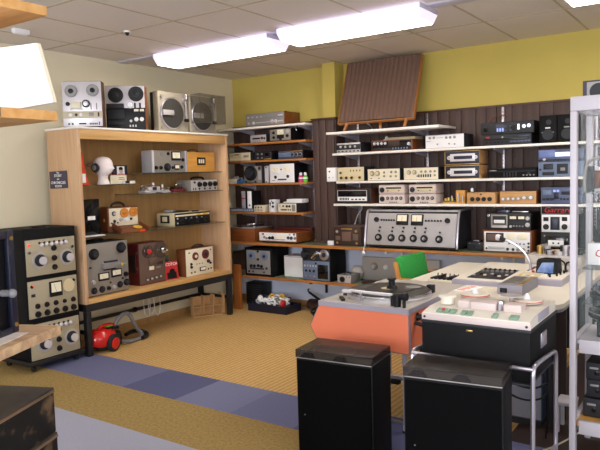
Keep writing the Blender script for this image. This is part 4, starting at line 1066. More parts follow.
t = thing('tape_splicer', 'dark brown round pad and black lead lying before the grey panel', 'pad', (1.97, -.28, LZ))
mesh('pad', 'dark_brown', t, lathe((0, 0, 0), [(.06, 0), (.065, .01), (.05, .02)], seg=22))
mesh('lead', 'black_plastic', t, tube([(.05, 0, .012), (.12, .05, .012), (.2, -.03, .012), (.3, .02, .012)], .008, smooth=2), box(.2, .34, .02, .06, .0, .026, .006))
t = thing('speaker_box', 'black box with louvred grid front on floor left of the junk tray', 'loudspeaker', (.40, -.21, 0))
mesh('case', 'black_plastic', t, box(-.12, .125, 0, .18, 0, .262, .004))
for i in range(9):
    mesh('slat', 'charcoal', t, box(-.105, .11, -.006, .001, .03 + .025 * i, .04 + .025 * i))
t = thing('cable_tray', 'shallow black tray heaped with cables on floor under low shelf', 'tray', (.81, -.36, 0), 0)
mesh('tray', 'navy_plastic', t, box(-.27, .27, -.14, .14, 0, .008), box(-.27, -.262, -.14, .14, 0, .085), box(.262, .27, -.14, .14, 0, .085), box(-.262, .262, -.14, -.132, 0, .085), box(-.262, .262, .132, .14, 0, .085))
t2 = thing('tangled_cables', 'tangle of white cables and leads heaped in the black tray', 'cables', (.81, -.36, .0085))
rr = random.Random(11)
for i in range(16):
    pts = []
    for k in range(9):
        a = k / 9 * 2 * PI + rr.random()
        pts.append(((rr.random() - .5) * .3 + math.cos(a) * .12 * (.6 + rr.random() * .5), (math.sin(a) * .07 + (rr.random() - .5) * .05), .02 + .12 * rr.random() + .03 * (i > 7)))
    pts = [(max(-.25, min(.25, a)), max(-.12, min(.12, b)), c) for a, b, c in pts]
    mesh('cable', ('white_plastic', 'white_plastic', 'steel_grey', 'white_paper', 'charcoal')[i % 5], t2, tube(pts, .011, closed=True, smooth=2, seg=6))
for lab, nm, loc, mt in (('yellow spool on top of tangled cables, left one', 'spool', (.80, -.38, .165), 'yellow_reel'), ('yellow and black spool on top of tangled cables, right one', 'spool', (.92, -.36, .165), 'yellow_reel')):
    t = thing(nm, lab, 'spool', loc, 30, 'spools on the cable heap')
    mesh('flange', mt, t, lathe((0, 0, 0), [(.03, -.012), (.034, 0), (.03, .02)], seg=22, axis='y'))
    mesh('core', 'charcoal', t, lathe((0, .01, 0), [(.02, -.005), (.02, .03)], seg=16, axis='y'))
t = thing('plug', 'white plug box heaped at left of the cable tray', 'plug', (.66, -.42, .10), 20)
mesh('body', 'white_plastic', t, ball((0, 0, .03), .035, (1, .8, 1.3)), ball((.06, .01, .02), .035, (1.4, .9, .7)))
t = thing('tape_roll', 'red roll of tape at right front of the cable tray', 'tape', (.99, -.44, .105), 10)
mesh('roll', 'red_matte', t, lathe((0, 0, 0), [(.03, -.02), (.04, -.018), (.04, .018), (.03, .02)], seg=22, axis='x'))
t = thing('microphone_bag', 'dark leather bag and stand lying on floor behind the cable tray', 'bag', (1.36, -.21, 0), -10)
mesh('bag', 'dark_brown', t, lathe((0, 0, .075), [(.03, -.2), (.065, -.18), (.075, -.06), (.07, .12), (.05, .2), (.02, .21)], seg=20, axis='x', sy=.9))
mesh('stand', 'black_metal', t, tube([(-.24, .05, .19), (-.05, -.02, .155), (.2, -.07, .09), (.28, -.08, .05)], .014, smooth=1), tube([(-.24, .05, .19), (-.27, .05, .215), (-.25, .06, .23)], .008, smooth=1))
mesh('strap', 'black_plastic', t, tube([(.05, -.07, .12), (.15, -.13, .06), (.3, -.1, .02), (.36, 0, .05), (.28, .03, .12)], .01, smooth=2))
t = thing('coiled_cable', 'coil of black cable on floor right of the dark leather bag', 'cable', (1.54, -.50, 0), 0)
mesh('coil', 'black_plastic', t, *[tube([(.09 * math.cos(a + i) * (1 + .1 * i), .09 * math.sin(a + i) * (1 + .08 * i), .012 + .022 * i + .02 * (1 + math.sin(a * 2 + i))) for a in [2 * PI * k / 12 for k in range(12)]], .010, closed=True, smooth=1, seg=6) for i in range(4)])

# ------------------------------------------------------------------ right shelves, top down
t = thing('panel_speaker', 'large brown slatted panel loudspeaker on short wooden legs leaning to the wall', 'loudspeaker', (2.14, -.38, R1))
lean = math.atan2(.27, .68)
lm = Matrix.Translation((0, 0, .08)) @ Matrix.Rotation(-math.atan2(.235, .655), 4, 'X')
def grille(bm):
    N, L, Hh = 17, .414, .673
    rows = []
    for v in (0, 1):
        row = []
        for i in range(N * 4 + 1):
            u = -L + 2 * L * i / (N * 4)
            yy = -.004 - .009 * abs(math.sin(PI * i / 4)) - .012 * (1 - (u / L) ** 2)
            row.append(bm.verts.new(lm @ Vector((u, yy, .015 + v * (Hh - .015)))))
        rows.append(row)
    for i in range(N * 4):
        bm.faces.new((rows[0][i], rows[0][i + 1], rows[1][i + 1], rows[1][i]))
mesh('back_board', 'teak_dark', t, box(-.415, .415, 0, .03, .01, .675, .002, lm))
mesh('grille', 'grille_brown', t, grille)
for s in (-1, 1):
    mesh('side_frame', 'shelf_wood', t, box(s * .4185 - .0035, s * .4185 + .0035, -.012, .035, 0, .68, .002, lm))
mesh('top_frame', 'teak_dark', t, box(-.414, .414, -.012, .035, .674, .68, .002, lm))
mesh('bottom_frame', 'shelf_wood', t, box(-.414, .414, -.012, .035, 0, .009, .002, lm))
for x_ in (-.30, .02, .355):
    mesh('leg', 'shelf_wood', t, cyl((x_ - (.035 if x_ < 0 else -.01 if x_ < .1 else .02), -.035 + (.1 if 0 < x_ < .1 else 0), 0), (.035 if x_ < 0 else -.01 if x_ < .1 else .02, .02, .085), .013, .092, .017))
mesh('lead', 'chrome_dull', t, tube([(-.13, .2, .0), (-.1, .12, .05), (-.16, .08, .09)], .004, smooth=1, seg=6))
dev('amplifier', 'small silver and black amplifier at the left end of the upper white shelf', 'amplifier', 1.655, 1.94, R2, .105, -.31, .22, 'charcoal', 'silver', [('b', .01, .99, .32, .82, 'charcoal', 'upper_panel', .003), ('k', .18, .6, .013, 'silver'), ('k', .38, .6, .013, 'silver'), ('k', .58, .6, .013, 'silver'), ('k', .78, .6, .013, 'silver'), ('row', .1, .9, .16, 6, .02, .012, 'charcoal', 'switch')])
d = dev('receiver', 'black fronted receiver in teak case on the upper white shelf', 'receiver', 2.07, 2.515, R2, .108, -.32, .27, 'teak', 'black_gloss', [('b', .42, .7, .4, .9, 'dark_brown', 'dial_window', .002), ('k', .08, .7, .014, 'silver_bright'), ('k', .17, .7, .014, 'silver_bright'), ('k', .26, .7, .014, 'silver_bright'), ('k', .35, .7, .014, 'silver_bright'), ('k', .92, .55, .016, 'silver_bright'), ('b', .05, .5, .1, .28, 'charcoal', 'key_strip', .004), ('row', .54, .88, .2, 6, .014, .016, 'blue_grey_panel', 'key')], inset=.01)
t = thing('flat_case', 'pale flat case lying on the teak cased receiver', 'case', (2.37, -.2, R2 + .108))
mesh('case', 'cream_fawn', t, box(-.15, .16, -.1, .1, 0, .022, .004))
mesh('lid_line', 'aluminium_dull', t, box(-.151, .161, -.101, .101, .01, .013))
t = thing('white_cap', 'small white round cap on the left of the teak cased receiver', 'cap', (2.19, -.22, R2 + .108))  # a loose round white cap resting on the receiver, nothing ornamental
mesh('cap', 'white_plastic', t, lathe((0, 0, 0), [(.035, 0), (.035, .008), (.018, .014), (.014, .035), (.01, .04)], seg=20))
dev('amplifier', 'bright white amplifier on the upper white shelf at the middle', 'amplifier', 2.647, 3.03, R2, .13, -.31, .24, 'charcoal', 'white_plastic', [('b', .05, .95, .94, .97, 'lilac_grey', 'edge', .001), ('k', .12, .78, .012, 'aluminium_dull'), ('k', .23, .78, .012, 'aluminium_dull'), ('k', .55, .75, .013, 'aluminium_dull'), ('k', .65, .75, .013, 'aluminium_dull'), ('k', .76, .75, .013, 'aluminium_dull'), ('k', .32, .3, .008, 'steel_grey'), ('k', .62, .3, .008, 'steel_grey'), ('k', .76, .26, .008, 'steel_grey'), ('b', .3, .46, .74, .77, 'steel_grey', 'scale', .001), ('b', .03, .14, .52, .56, 'lilac_grey', 'badge')])
dev('hifi_tuner', 'black tuner with long slot on the upper shelf, under the amplifier', 'tuner', 3.20, 3.635, R2, .098, -.31, .26, 'black_plastic', 'charcoal', [('b', .05, .95, .5, .62, 'black_gloss', 'slot', .002), ('b', .08, .15, .68, .82, 'red_matte', 'badge', .001), ('row', .6, .95, .3, 6, .024, .014, 'blue_panel', 'key'), ('row', .1, .5, .3, 6, .03, .012, 'black_plastic', 'key'), ('k', .42, .72, .008, 'silver'), ('b', .76, .95, .68, .84, 'dark_blue_grey', 'display', .002)])
d = dev('hifi_amplifier', 'black amplifier with glowing displays stacked on the black tuner', 'amplifier', 3.185, 3.655, R2 + .0982, .108, -.31, .28, 'black_plastic', 'charcoal', [('k', .1, .45, .022, 'black_gloss'), ('b', .30, .46, .25, .8, 'dark_blue_grey', 'panel', .002), ('row', .33, .43, .35, 3, .014, .03, 'display_blue', 'indicator'), ('b', .7, .74, .3, .75, 'display_white', 'display', .003), ('d', .82, .55, .016, 'display_white', 'meter', .003), ('d', .91, .58, .016, 'display_white', 'meter', .003), ('k', .62, .5, .022, 'black_plastic'), ('row', .48, .58, .6, 2, .02, .02, 'dark_blue_grey', 'button'), ('row', .48, .58, .3, 2, .02, .02, 'dark_blue_grey', 'button')])
t = thing('cable', 'short brown lead arching behind the amplifier with glowing displays', 'cable', (3.30, -.1, R2 + .2062))
mesh('lead', 'brown_leather', t, tube([(-.12, 0, .004), (-.09, .02, .06), (-.02, .04, .085), (.04, .06, .08)], .005, smooth=2, seg=6))
for lab, x0, x1, sv in (('small black speaker box beside the black amplifiers on upper white shelf', 3.70, 3.84, 0), ('small black speaker box on upper white shelf, partly behind the glass cabinet', 3.847, 4.0, 1)):
    d = dev('bookshelf_speaker', lab, 'loudspeaker', x0, x1, R2, .235, -.31, .2, 'black_plastic', 'black_vinyl', [('d', .5, .30, .045, 'charcoal', 'woofer', .004), ('d', .55, .75, .022, 'charcoal', 'tweeter', .004), ('b', .35, .65, .52, .57, 'silver_bright' if not sv else 'steel_grey', 'badge', .002)], group='small black speaker boxes')
    if not sv:
        mesh('name_strip', 'blue_grey_panel', d, box(-.05, .05, -.006, -.003, .085, .095))

def cream_amp(label, x0, x1, h, pane, fs, yf=-.31):
    return dev('valve_amplifier', label, 'amplifier', x0, x1, R3, h, yf, .22, 'charcoal', pane, fs, group='cream amplifiers on the white shelf')
d = cream_amp('cream amplifier with white left panel, left end of its white shelf', 1.66, 1.975, .146, 'cream_fawn', [('kc', .12, .6, .014, 'aluminium_dull', 'charcoal'), ('kc', .14, .24, .018, 'brass', 'charcoal'), ('kc', .34, .24, .018, 'brass', 'charcoal'), ('kc', .54, .24, .018, 'brass', 'charcoal'), ('kc', .84, .24, .018, 'brass', 'charcoal'), ('row', .5, .85, .74, 4, .008, .018, 'charcoal', 'switch')])
d = dev('control_unit', 'white control unit at the very left end of the cream amplifier shelf', 'control unit', 1.545, 1.655, R3, .146, -.345, .12, 'white_plastic', 'white_paper', [('k', .35, .72, .009, 'charcoal'), ('k', .3, .3, .007, 'steel_grey'), ('b', .7, .74, .26, .34, 'charcoal', 'switch')])
cream_amp('cream amplifier with two pale dials, second on its white shelf', 2.015, 2.375, .118, 'cream_enamel', [('kc', .15, .62, .026, 'aluminium_dull', 'cream_fawn'), ('kc', .32, .62, .026, 'aluminium_dull', 'cream_fawn'), ('k', .52, .68, .012, 'aluminium_dull'), ('k', .74, .7, .013, 'aluminium_dull'), ('k', .88, .7, .013, 'aluminium_dull'), ('k', .52, .36, .012, 'aluminium_dull'), ('k', .72, .34, .012, 'aluminium_dull'), ('k', .88, .34, .012, 'aluminium_dull'), ('row', .12, .36, .2, 2, .014, .008, 'charcoal', 'switch')])
cream_amp('cream amplifier with row of dark keys beside the twin tuners', 2.415, 2.775, .118, 'cream_enamel', [('kc', .16, .62, .022, 'aluminium_dull', 'cream_fawn'), ('kc', .32, .62, .022, 'aluminium_dull', 'cream_fawn'), ('k', .52, .66, .012, 'aluminium_dull'), ('k', .64, .66, .012, 'aluminium_dull'), ('k', .78, .66, .012, 'aluminium_dull'), ('k', .9, .66, .012, 'aluminium_dull'), ('row', .45, .78, .32, 6, .012, .028, 'charcoal', 'key'), ('k', .9, .34, .011, 'aluminium_dull'), ('k', .4, .3, .007, 'charcoal')])
for i, lab in enumerate(('lower of two stacked brass framed tuners with silver dial', 'upper of two stacked brass framed tuners with silver dial')):
    d = dev('tuner', lab, 'tuner', 2.84, 3.172, R3 + i * .1352, .125, -.31, .24, 'light_wood', 'navy_plastic', [('b', .16, .88, .22, .78, 'silver_bright', 'dial_plate', .003), ('b', .27, .80, .38, .62, 'navy_plastic', 'dial_window', .005), ('kc', .13, .5, .018, 'white_plastic', 'silver'), ('kc', .9, .5, .016, 'white_plastic', 'silver'), ('b', 0, 1, .955, 1, 'brass', 'edge', .003), ('b', 0, 1, 0, .045, 'brass', 'edge', .003), ('b', 0, .018, 0, 1, 'brass', 'edge', .003)], group='twin tuners')
dev('power_amplifier', 'flat black power amplifier on the white shelf right of twin tuners', 'amplifier', 3.24, 3.675, R3, .088, -.31, .26, 'black_plastic', 'black_vinyl', [('b', .02, .98, .62, .7, 'charcoal', 'line', .002), ('row', .36, .6, .35, 5, .012, .04, 'charcoal', 'key'), ('k', .85, .4, .013, 'charcoal'), ('b', .06, .2, .72, .82, 'steel_grey', 'badge', .001), ('row', .75, .95, .25, 4, .012, .012, 'steel_grey', 'button')])
dev('cassette_deck', 'blue grey cassette deck on white shelf, lower of the pair by glass cabinet', 'cassette deck', 3.69, 4.06, R3, .13, -.31, .26, 'blue_panel', 'blue_grey_panel', [('b', .12, .34, .5, .88, 'navy_plastic', 'window', .004), ('b', .10, .36, .12, .34, 'charcoal', 'key_strip', .006), ('b', .42, .66, .2, .85, 'charcoal', 'door', .004), ('b', .5, .6, .4, .6, 'steel_grey', 'cassette', .006), ('k', .05, .5, .01, 'charcoal'), ('k', .8, .5, .014, 'charcoal')])
dev('tuner', 'blue grey tuner with bright display, upper of the pair by glass cabinet', 'tuner', 3.69, 4.06, R3 + .1302, .105, -.31, .26, 'blue_panel', 'blue_panel', [('b', .02, .38, .35, .95, 'blue_display', 'panel', .003), ('b', .38, .70, .42, .75, 'display_white', 'display', .003), ('b', .0, 1, .10, .2, 'navy_plastic', 'line', .002), ('k', .14, .2, .012, 'silver'), ('row', .2, .6, .12, 6, .016, .01, 'charcoal', 'key')])

d = dev('tuner', 'black framed tuner with white lower strip on the lowest white shelf', 'tuner', 1.64, 2.045, R4, .155, -.31, .24, 'teak_dark', 'black_plastic', [('b', .03, .90, .86, .9, 'silver', 'frame', .003), ('b', .03, .05, .18, .9, 'silver', 'frame', .003), ('b', .88, .90, .18, .9, 'silver', 'frame', .003), ('b', .05, .88, .5, .84, 'black_gloss', 'dial_window', .003), ('b', .04, .89, .18, .46, 'white_plastic', 'key_panel', .004), ('row', .12, .36, .28, 6, .012, .012, 'charcoal', 'key'), ('row', .12, .36, .36, 6, .012, .012, 'charcoal', 'key'), ('row', .48, .80, .29, 4, .026, .012, 'charcoal', 'key')], inset=.005)
for j, (x0, col) in enumerate(((2.134, 'left'), (2.463, 'right'))):
    for i, row in enumerate(('lower', 'upper')):
        if i == 0:
            fs = [('kc', .15, .5, .026, 'charcoal', 'charcoal'), ('kc', .36, .58, .017, 'charcoal', 'steel_grey'), ('kc', .53, .58, .017, 'charcoal', 'steel_grey'), ('kc', .70, .58, .017, 'charcoal', 'steel_grey'), ('kc', .87, .58, .017, 'charcoal', 'steel_grey'), ('row', .45, .7, .16, 4, .014, .008, 'charcoal', 'key')]
            lab = 'pink grey preamplifier with five knobs under the %s pink grey radio' % col
            nm, ct = 'preamplifier', 'preamplifier'
        else:
            fs = [('kc', .15, .45, .026, 'charcoal', 'charcoal'), ('b', .3, .9, .3, .74, 'cream_fawn', 'dial_window', .003), ('b', .31, .89, .56, .72, 'charcoal', 'scale', .004), ('b', .36, .40, .3, .42, 'dark_brown', 'pointer', .005), ('b', .78, .82, .3, .42, 'dark_brown', 'pointer', .005)]
            lab = '%s of the two pink grey radios, on top of a preamplifier' % col
            nm, ct = 'valve_radio', 'radio'
        dev(nm, lab, ct, x0, x0 + .285, R4 + i * .0955, .095, -.31, .2, 'mauve_panel', 'mauve_panel', fs, bev=.012, inset=.008, group='pink grey radio units')
t = thing('circuit_chassis', 'open circuit chassis with green board and upright parts on lowest white shelf', 'chassis', (2.92, -.30, R4))
mesh('plate', 'plywood', t, box(-.115, .105, 0, .15, 0, .015, .001))
mesh('board', 'green_circuit', t, box(-.10, .0, .01, .1, .015, .028, .001))
mesh('coil', 'brass', t, cyl((-.07, .05, .028), 'z', .018, .03), cyl((-.03, .04, .028), 'z', .012, .024), box(-.105, -.08, .02, .06, .015, .05, .002))
mesh('transformer', 'plywood', t, box(.0, .09, .05, .13, .015, .125, .003))
mesh('tube', 'silver', t, cyl((.03, .03, .015), 'z', .009, .08), cyl((.075, .03, .015), 'z', .008, .06), cyl((-.05, .08, .028), 'z', .006, .045))
dev('control_box', 'wooden fronted box with four black knobs on lowest white shelf', 'control box', 3.05, 3.318, R4, .105, -.31, .18, 'light_wood', 'light_wood', [('kc', .2, .42, .02, 'black_plastic', 'charcoal'), ('kc', .40, .42, .02, 'black_plastic', 'charcoal'), ('kc', .6, .42, .02, 'black_plastic', 'charcoal'), ('kc', .8, .42, .02, 'black_plastic', 'charcoal'), ('k', .5, .84, .008, 'charcoal')])
t = thing('valve', 'small white valve standing on the wooden box with four black knobs', 'valve', (3.09, -.28, R4 + .105))
mesh('glass', 'white_plastic', t, lathe((0, 0, 0), [(.012, 0), (.014, .02), (.012, .035), (.004, .042)], seg=14))
mesh('base', 'charcoal', t, cyl((0, 0, 0), 'z', .0145, .008, seg=14))
dev('control_box', 'brownish box with six silver knobs on lowest white shelf', 'control box', 3.355, 3.675, R4, .115, -.31, .2, 'teak', 'light_wood', [('kc', .10, .38, .018, 'aluminium_dull', 'silver_bright'), ('kc', .24, .4, .018, 'aluminium_dull', 'silver_bright'), ('kc', .38, .4, .018, 'aluminium_dull', 'silver_bright'), ('kc', .52, .42, .018, 'aluminium_dull', 'silver_bright'), ('kc', .68, .48, .022, 'aluminium_dull', 'silver_bright'), ('kc', .86, .5, .024, 'aluminium_dull', 'silver_bright')])
dev('digital_tuner', 'blue grey tuner with dark display on lowest white shelf by glass cabinet', 'tuner', 3.712, 4.05, R4, .145, -.31, .24, 'blue_panel', 'blue_panel', [('b', .32, .44, .3, .86, 'navy_plastic', 'window', .003), ('row', .34, .42, .78, 2, .02, .02, 'display_blue', 'indicator'), ('b', .05, .26, .55, .85, 'blue_grey_panel', 'panel', .002), ('b', .5, .95, .55, .75, 'navy_plastic', 'display', .003), ('row', .08, .28, .3, 3, .03, .02, 'charcoal', 'key'), ('row', .5, .9, .3, 6, .016, .016, 'charcoal', 'key')])

# ------------------------------------------------------------------ broadcast desk: orange turntable wing and cream table
DZ = .75
t = thing('turntable_desk', 'orange sided grey topped turntable desk on tubular legs, pointed panel facing front', 'desk', (3.315, -2.36, 0))
def L_(x, y):
    return x - 3.315, y + 2.36
ch = [(-.298, .716), (.298, .716), (.298, .49), (-.317, .498), (-.367, .585)]
mesh('front_panel', 'orange_laminate', t, prism(ch, 'y', -.45, -.43))
edge = [Vector((a, 0, b)) for a, b in ch]
for i in range(5):
    a, b = edge[i], edge[(i + 1) % 5]
    if i == 0:
        continue
    mesh('edge_strip', 'edge_grey', t, tube([a + Vector((0, -.44, 0)), b + Vector((0, -.44, 0))], .009, seg=6))
mesh('rear_panel', 'orange_laminate', t, prism(ch, 'y', .43, .45))
mesh('side_panel', 'orange_laminate', t, box(.284, .298, -.4295, .4295, .49, .716))
mesh('side_panel', 'orange_laminate', t, prism([(-.355, .585), (-.367, .585), (-.298, .716), (-.286, .716)], 'y', -.4295, .4295))
mesh('underside', 'charcoal', t, box(-.315, .283, -.4295, .4295, .492, .502))
mesh('top', 'desk_grey', t, box(-.298, .3, -.455, .453, .717, DZ, .003))
mesh('top_edge', 'lilac_grey', t, box(-.299, .301, -.459, -.4555, .718, DZ - .002), box(.3005, .304, -.455, .453, .718, DZ - .002))
for x_ in (-.25, .245):
    for y_ in (-.39, .39):
        lg = mesh('leg', 'lilac_grey', t, cyl((x_, y_, .012), 'z', .015, .48))
        mesh('rubber_foot', 'rubber', lg, cyl((x_, y_, 0), 'z', .02, .0125))
for z_ in (.32, .055):
    mesh('crossbar', 'chrome_dull', t, tube([(-.25, -.39, z_), (.245, -.39, z_)], .011))
    mesh('crossbar', 'chrome_dull', t, tube([(-.25, .39, z_), (.245, .39, z_)], .011))
mesh('clamp', 'black_plastic', t, box(.16, .21, -.41, -.37, .285, .312, .004))
t = thing('transcription_turntable', 'large studio turntable with black record set into the orange desk top', 'turntable', (3.335, -2.49, DZ))
mesh('base_ring', 'silver', t, lathe((0, 0, 0), [(.265, 0), (.265, .014), (.255, .022)], seg=56))
pl = mesh('platter', 'platter_rubber', t, lathe((0, 0, .022), [(.25, 0), (.252, .012), (.246, .02), (.235, .021)], seg=56))
rim = mesh('rim', 'chrome', t, tube([(.256 * math.cos(a), .256 * math.sin(a), .03) for a in [2 * PI * i / 48 for i in range(48)]], .007, closed=True, seg=6))
rc = mesh('record', 'vinyl_record', t, lathe((0, 0, .0435), [(.152, 0), (.152, .003)], seg=48))
mesh('label', 'cream_fawn', rc, lathe((0, 0, .0466), [(.05, 0), (.05, .0006)], seg=28))
mesh('slip_pad', 'steel_grey', t, lathe((.12, .10, .0472), [(.05, 0), (.048, .002)], seg=24))
mesh('puck', 'black_plastic', t, lathe((.02, .0, .0472), [(.035, 0), (.03, .012), (.02, .02), (.02, .05), (.03, .058), (.028, .064)], seg=20))
mesh('tonearm', 'silver_bright', t, tube([(-.14, -.25, .062), (.02, -.268, .062), (.16, -.275, .062)], .009), box(-.19, -.13, -.262, -.235, .048, .066, .003))
mesh('arm_pivot', 'black_plastic', t, cyl((.195, -.285, .0), 'z', .022, .07), cyl((.195, -.285, .062), 'x', .016, .055), cyl((.16, -.275, .0), 'z', .012, .06))
mesh('arm_rest', 'chrome', t, cyl((-.045, -.28, 0), 'z', .008, .056), box(-.055, -.035, -.29, -.27, .05, .064, .002))
mesh('counterweight', 'black_plastic', t, cyl((.225, -.29, .062), 'x', .022, .035), cyl((.245, -.30, .0), 'z', .01, .055))
mesh('stop_lever', 'black_plastic', t, box(.17, .215, .185, .225, .0, .05, .004))
t = thing('phono_pickup', 'black slender pickup shell lying at left front corner of orange desk', 'pickup', (3.14, -2.74, DZ), 40)
mesh('shell', 'black_plastic', t, box(-.012, .012, -.045, .045, 0, .016, .004))
t = thing('phono_pickup', 'small dark clip lying behind the slender shell on the orange desk', 'pickup', (3.10, -2.60, DZ), 100)
mesh('shell', 'charcoal', t, box(-.012, .012, -.03, .03, 0, .014, .004))
t = thing('jack_plug', 'black plug with red collar sticking out of the orange desk side', 'plug', (3.618, -2.70, .685), 0)
mesh('body', 'black_plastic', t, cyl((0, 0, 0), (1, .2, 0), .017, .05), cyl((-.002, 0, 0), (1, .2, 0), .024, .01))
mesh('collar', 'red_gloss', t, cyl((.049, .0098, 0), (1, .2, 0), .013, .05, .011))
t = thing('jack_plug', 'bare black plug just below the red collared one on orange side', 'plug', (3.618, -2.73, .655), 0)
mesh('body', 'black_plastic', t, cyl((0, 0, 0), (1, .15, -.2), .011, .06))

t = thing('studio_table', 'large cream topped studio table behind the orange turntable desk', 'table', (3.77, -1.62, 0))
top = [(3.2, -.89), (3.2, -1.902), (3.625, -1.902), (3.625, -2.35)]
for i in range(7):
    a = -PI / 2 + PI / 2 * i / 6
    top.append((4.25 + .08 * math.cos(a), -2.27 + .08 * math.sin(a)))
top += [(4.33, -.89)]
mesh('top', 'desk_cream', t, prism([(a - 3.77, b + 1.62) for a, b in top], 'z', .722, DZ))
mesh('underside', 'edge_grey', t, prism([((a - 3.77) * .985, (b + 1.62) * .985) for a, b in top], 'z', .70, .7215))
for xx, yy in ((3.60, -.95), (4.26, -.95), (4.245, -2.25), (3.70, -2.27), (3.26, -1.84)):
    mesh('leg', 'charcoal', t, cyl((xx - 3.77, yy + 1.62, 0), 'z', .016, .70))
mesh('modesty_panel', 'charcoal', t, box(-.50, .48, .62, .64, .15, .70))
mesh('front_panel', 'dark_brown', t, box(3.70 - 3.77, 4.31 - 3.77, -2.125 + 1.62, -2.105 + 1.62, .01, .699))
t = thing('pedestal_cabinet', 'dark grey violet cabinet standing under the cream table', 'cabinet', (4.05, -2.225, 0))
mesh('body', 'dark_blue_grey', t, box(-.17, .165, -.07, .095, .04, .66, .004))
mesh('plinth', 'black_metal', t, box(-.16, .155, -.06, .09, 0, .0395))
mesh('door', 'edge_grey', t, box(-.165, .16, -.078, -.0705, .05, .655, .003))
t = thing('low_stool', 'low white frame stool on floor under right end of cream table', 'stool', (4.335, -2.24, 0))
for sx in (-.035, .04):
    for sy in (-.05, .07):
        mesh('leg', 'cabinet_white', t, box(sx - .010, sx + .010, sy - .010, sy + .010, 0, .16))
mesh('seat', 'cabinet_white', t, box(-.048, .053, -.062, .082, .1605, .18, .003))

t = thing('mixing_desk', 'cream and grey mixing desk raised on the studio table', 'mixing desk', (3.87, -1.45, DZ))
w_ = .33
mesh('case', 'lilac_grey', t, prism([(-.30, 0), (-.30, .038), (-.28, .042), (.30, .05), (.30, 0)], 'x', .02, w_), prism([(-.47, 0), (-.47, .026), (-.45, .03), (.30, .05), (.30, 0)], 'x', -.345, .0195))
tilt = math.atan2(.008, .58)
tm = Matrix.Translation((0, -.28, .0425)) @ Matrix.Rotation(tilt, 4, 'X')
tl = Matrix.Translation((0, -.45, .0305)) @ Matrix.Rotation(math.atan2(.02, .75), 4, 'X')
mesh('top_plate', 'desk_cream', t, box(.024, w_ - .006, .004, .574, -.001, .003, .001, tm), box(-.34, .0185, .004, .744, -.001, .003, .001, tl))
p = mesh('fader_panel', 'charcoal', t, box(-.27, -.02, .06, .44, .0025, .005, .001, tl))
for i in range(7):
    mesh('fader_slot', 'groove_dark', p, box(-.252 + .035 * i, -.246 + .035 * i, .10, .28, .0045, .0056, 0, tl))
    mesh('fader', ('silver', 'black_plastic', 'cream_enamel')[i % 3], p, box(-.258 + .035 * i, -.24 + .035 * i, .14 + .018 * ((i * 3) % 5), .165 + .018 * ((i * 3) % 5), .005, .014, .002, tl))
    mesh('knob', 'steel_grey', p, cyl((-.249 + .035 * i, .33, .005), 'z', .011, .01, mtx=tl))
    mesh('knob', 'black_plastic', p, cyl((-.249 + .035 * i, .40, .005), 'z', .009, .01, mtx=tl))
p = mesh('key_panel', 'beige_plastic', t, box(0.03, .17, .02, .20, .0025, .006, .001, tm))
for i in range(5):
    mesh('key', ('yellow_reel', 'cream_enamel')[i % 2], p, box(.04 + .026 * i, .058 + .026 * i, .04, .06, .006, .012, .002, tm))
mesh('slider', 'charcoal', t, box(.04, .06, .25, .45, .0025, .008, .001, tm), cyl((.18, .40, .0025), 'z', .01, .02, mtx=tm), cyl((.22, .12, .0025), 'z', .01, .012, mtx=tm))
mesh('right_panel', 'desk_grey', t, box(.12, .31, .25, .55, .0025, .005, .001, tm))
for i, (a, b) in enumerate(((.27, .12), (.28, .18), (.29, .24), (.24, .06))):
    mesh('toggle', 'black_plastic', t, cyl((a, b, .003), 'z', .007, .022, mtx=tm))
t = thing('gooseneck_microphone', 'silver gooseneck microphone with black head rising from the mixing desk', 'microphone', (3.935, -1.476, .7985))
pts = [(0, 0, -.02), (0, 0, .0), (-.005, 0, .065), (-.035, 0, .122), (-.085, 0, .168), (-.14, 0, .2), (-.178, 0, .214)]
mesh('neck', 'chrome_dull', t, tube(pts, .0085, smooth=1, seg=10))
mesh('head', 'black_plastic', t, cyl((-.178, 0, .214), (-.94, 0, .34), .013, .055, .018))
mesh('tip', 'silver_bright', t, lathe((-.228, 0, .2325), [(.02, -.016), (.024, 0), (.018, .014)], axis='x', seg=18))
mesh('base', 'silver', t, lathe((0, 0, -.014), [(.022, 0), (.02, .012), (.012, .02)], seg=16))
t = thing('indicator_lamp', 'small red lamp cap on the mixing desk by the gooseneck foot', 'lamp', (3.965, -1.53, .7955))
mesh('cap', 'red_gloss', t, ball((0, 0, .008), .012))
t = thing('desk_monitor', 'small black wedge shaped monitor with blue screen on the mixing desk', 'monitor', (4.065, -1.50, .7965), -8)
mesh('case', 'black_plastic', t, prism([(-.05, 0), (-.03, .085), (.0, .095), (.06, .095), (.075, 0)], 'x', -.075, .06))
sm = Matrix.Translation((0, -.05, 0)) @ Matrix.Rotation(-math.atan2(.02, .085), 4, 'X')
mesh('screen', 'screen_blue', t, prism([(-.068, .008), (.045, .008), (.045, .082), (-.035, .076)], 'y', -.004, .0005, sm))
mesh('side_grille', 'charcoal', t, box(.0605, .064, -.02, .05, .012, .085, .001))
mesh('hood', 'black_gloss', t, box(-.05, .06, .02, .06, .0955, .102, .002))
t = thing('desk_fitting', 'black angled fitting standing right of the small monitor', 'fitting', (4.155, -1.42, .80))
mesh('arm', 'black_plastic', t, tube([(0, 0, -.004), (0, 0, .06), (.03, .0, .07), (.06, -.01, .065)], .007, smooth=1), box(-.012, .012, -.03, .03, -.004, .01, .002))
mesh('lever', 'black_plastic', t, tube([(-.02, .08, .0), (-.02, .08, .05), (-.05, .06, .075)], .006, smooth=1))
d = thing('grey_unit', 'pale grey box at the back of the cream table with metal parts on top', 'box', (4.0, -1.02, DZ))
mesh('case', 'desk_grey', d, box(-.2, .2, -.11, .11, 0, .11, .004))
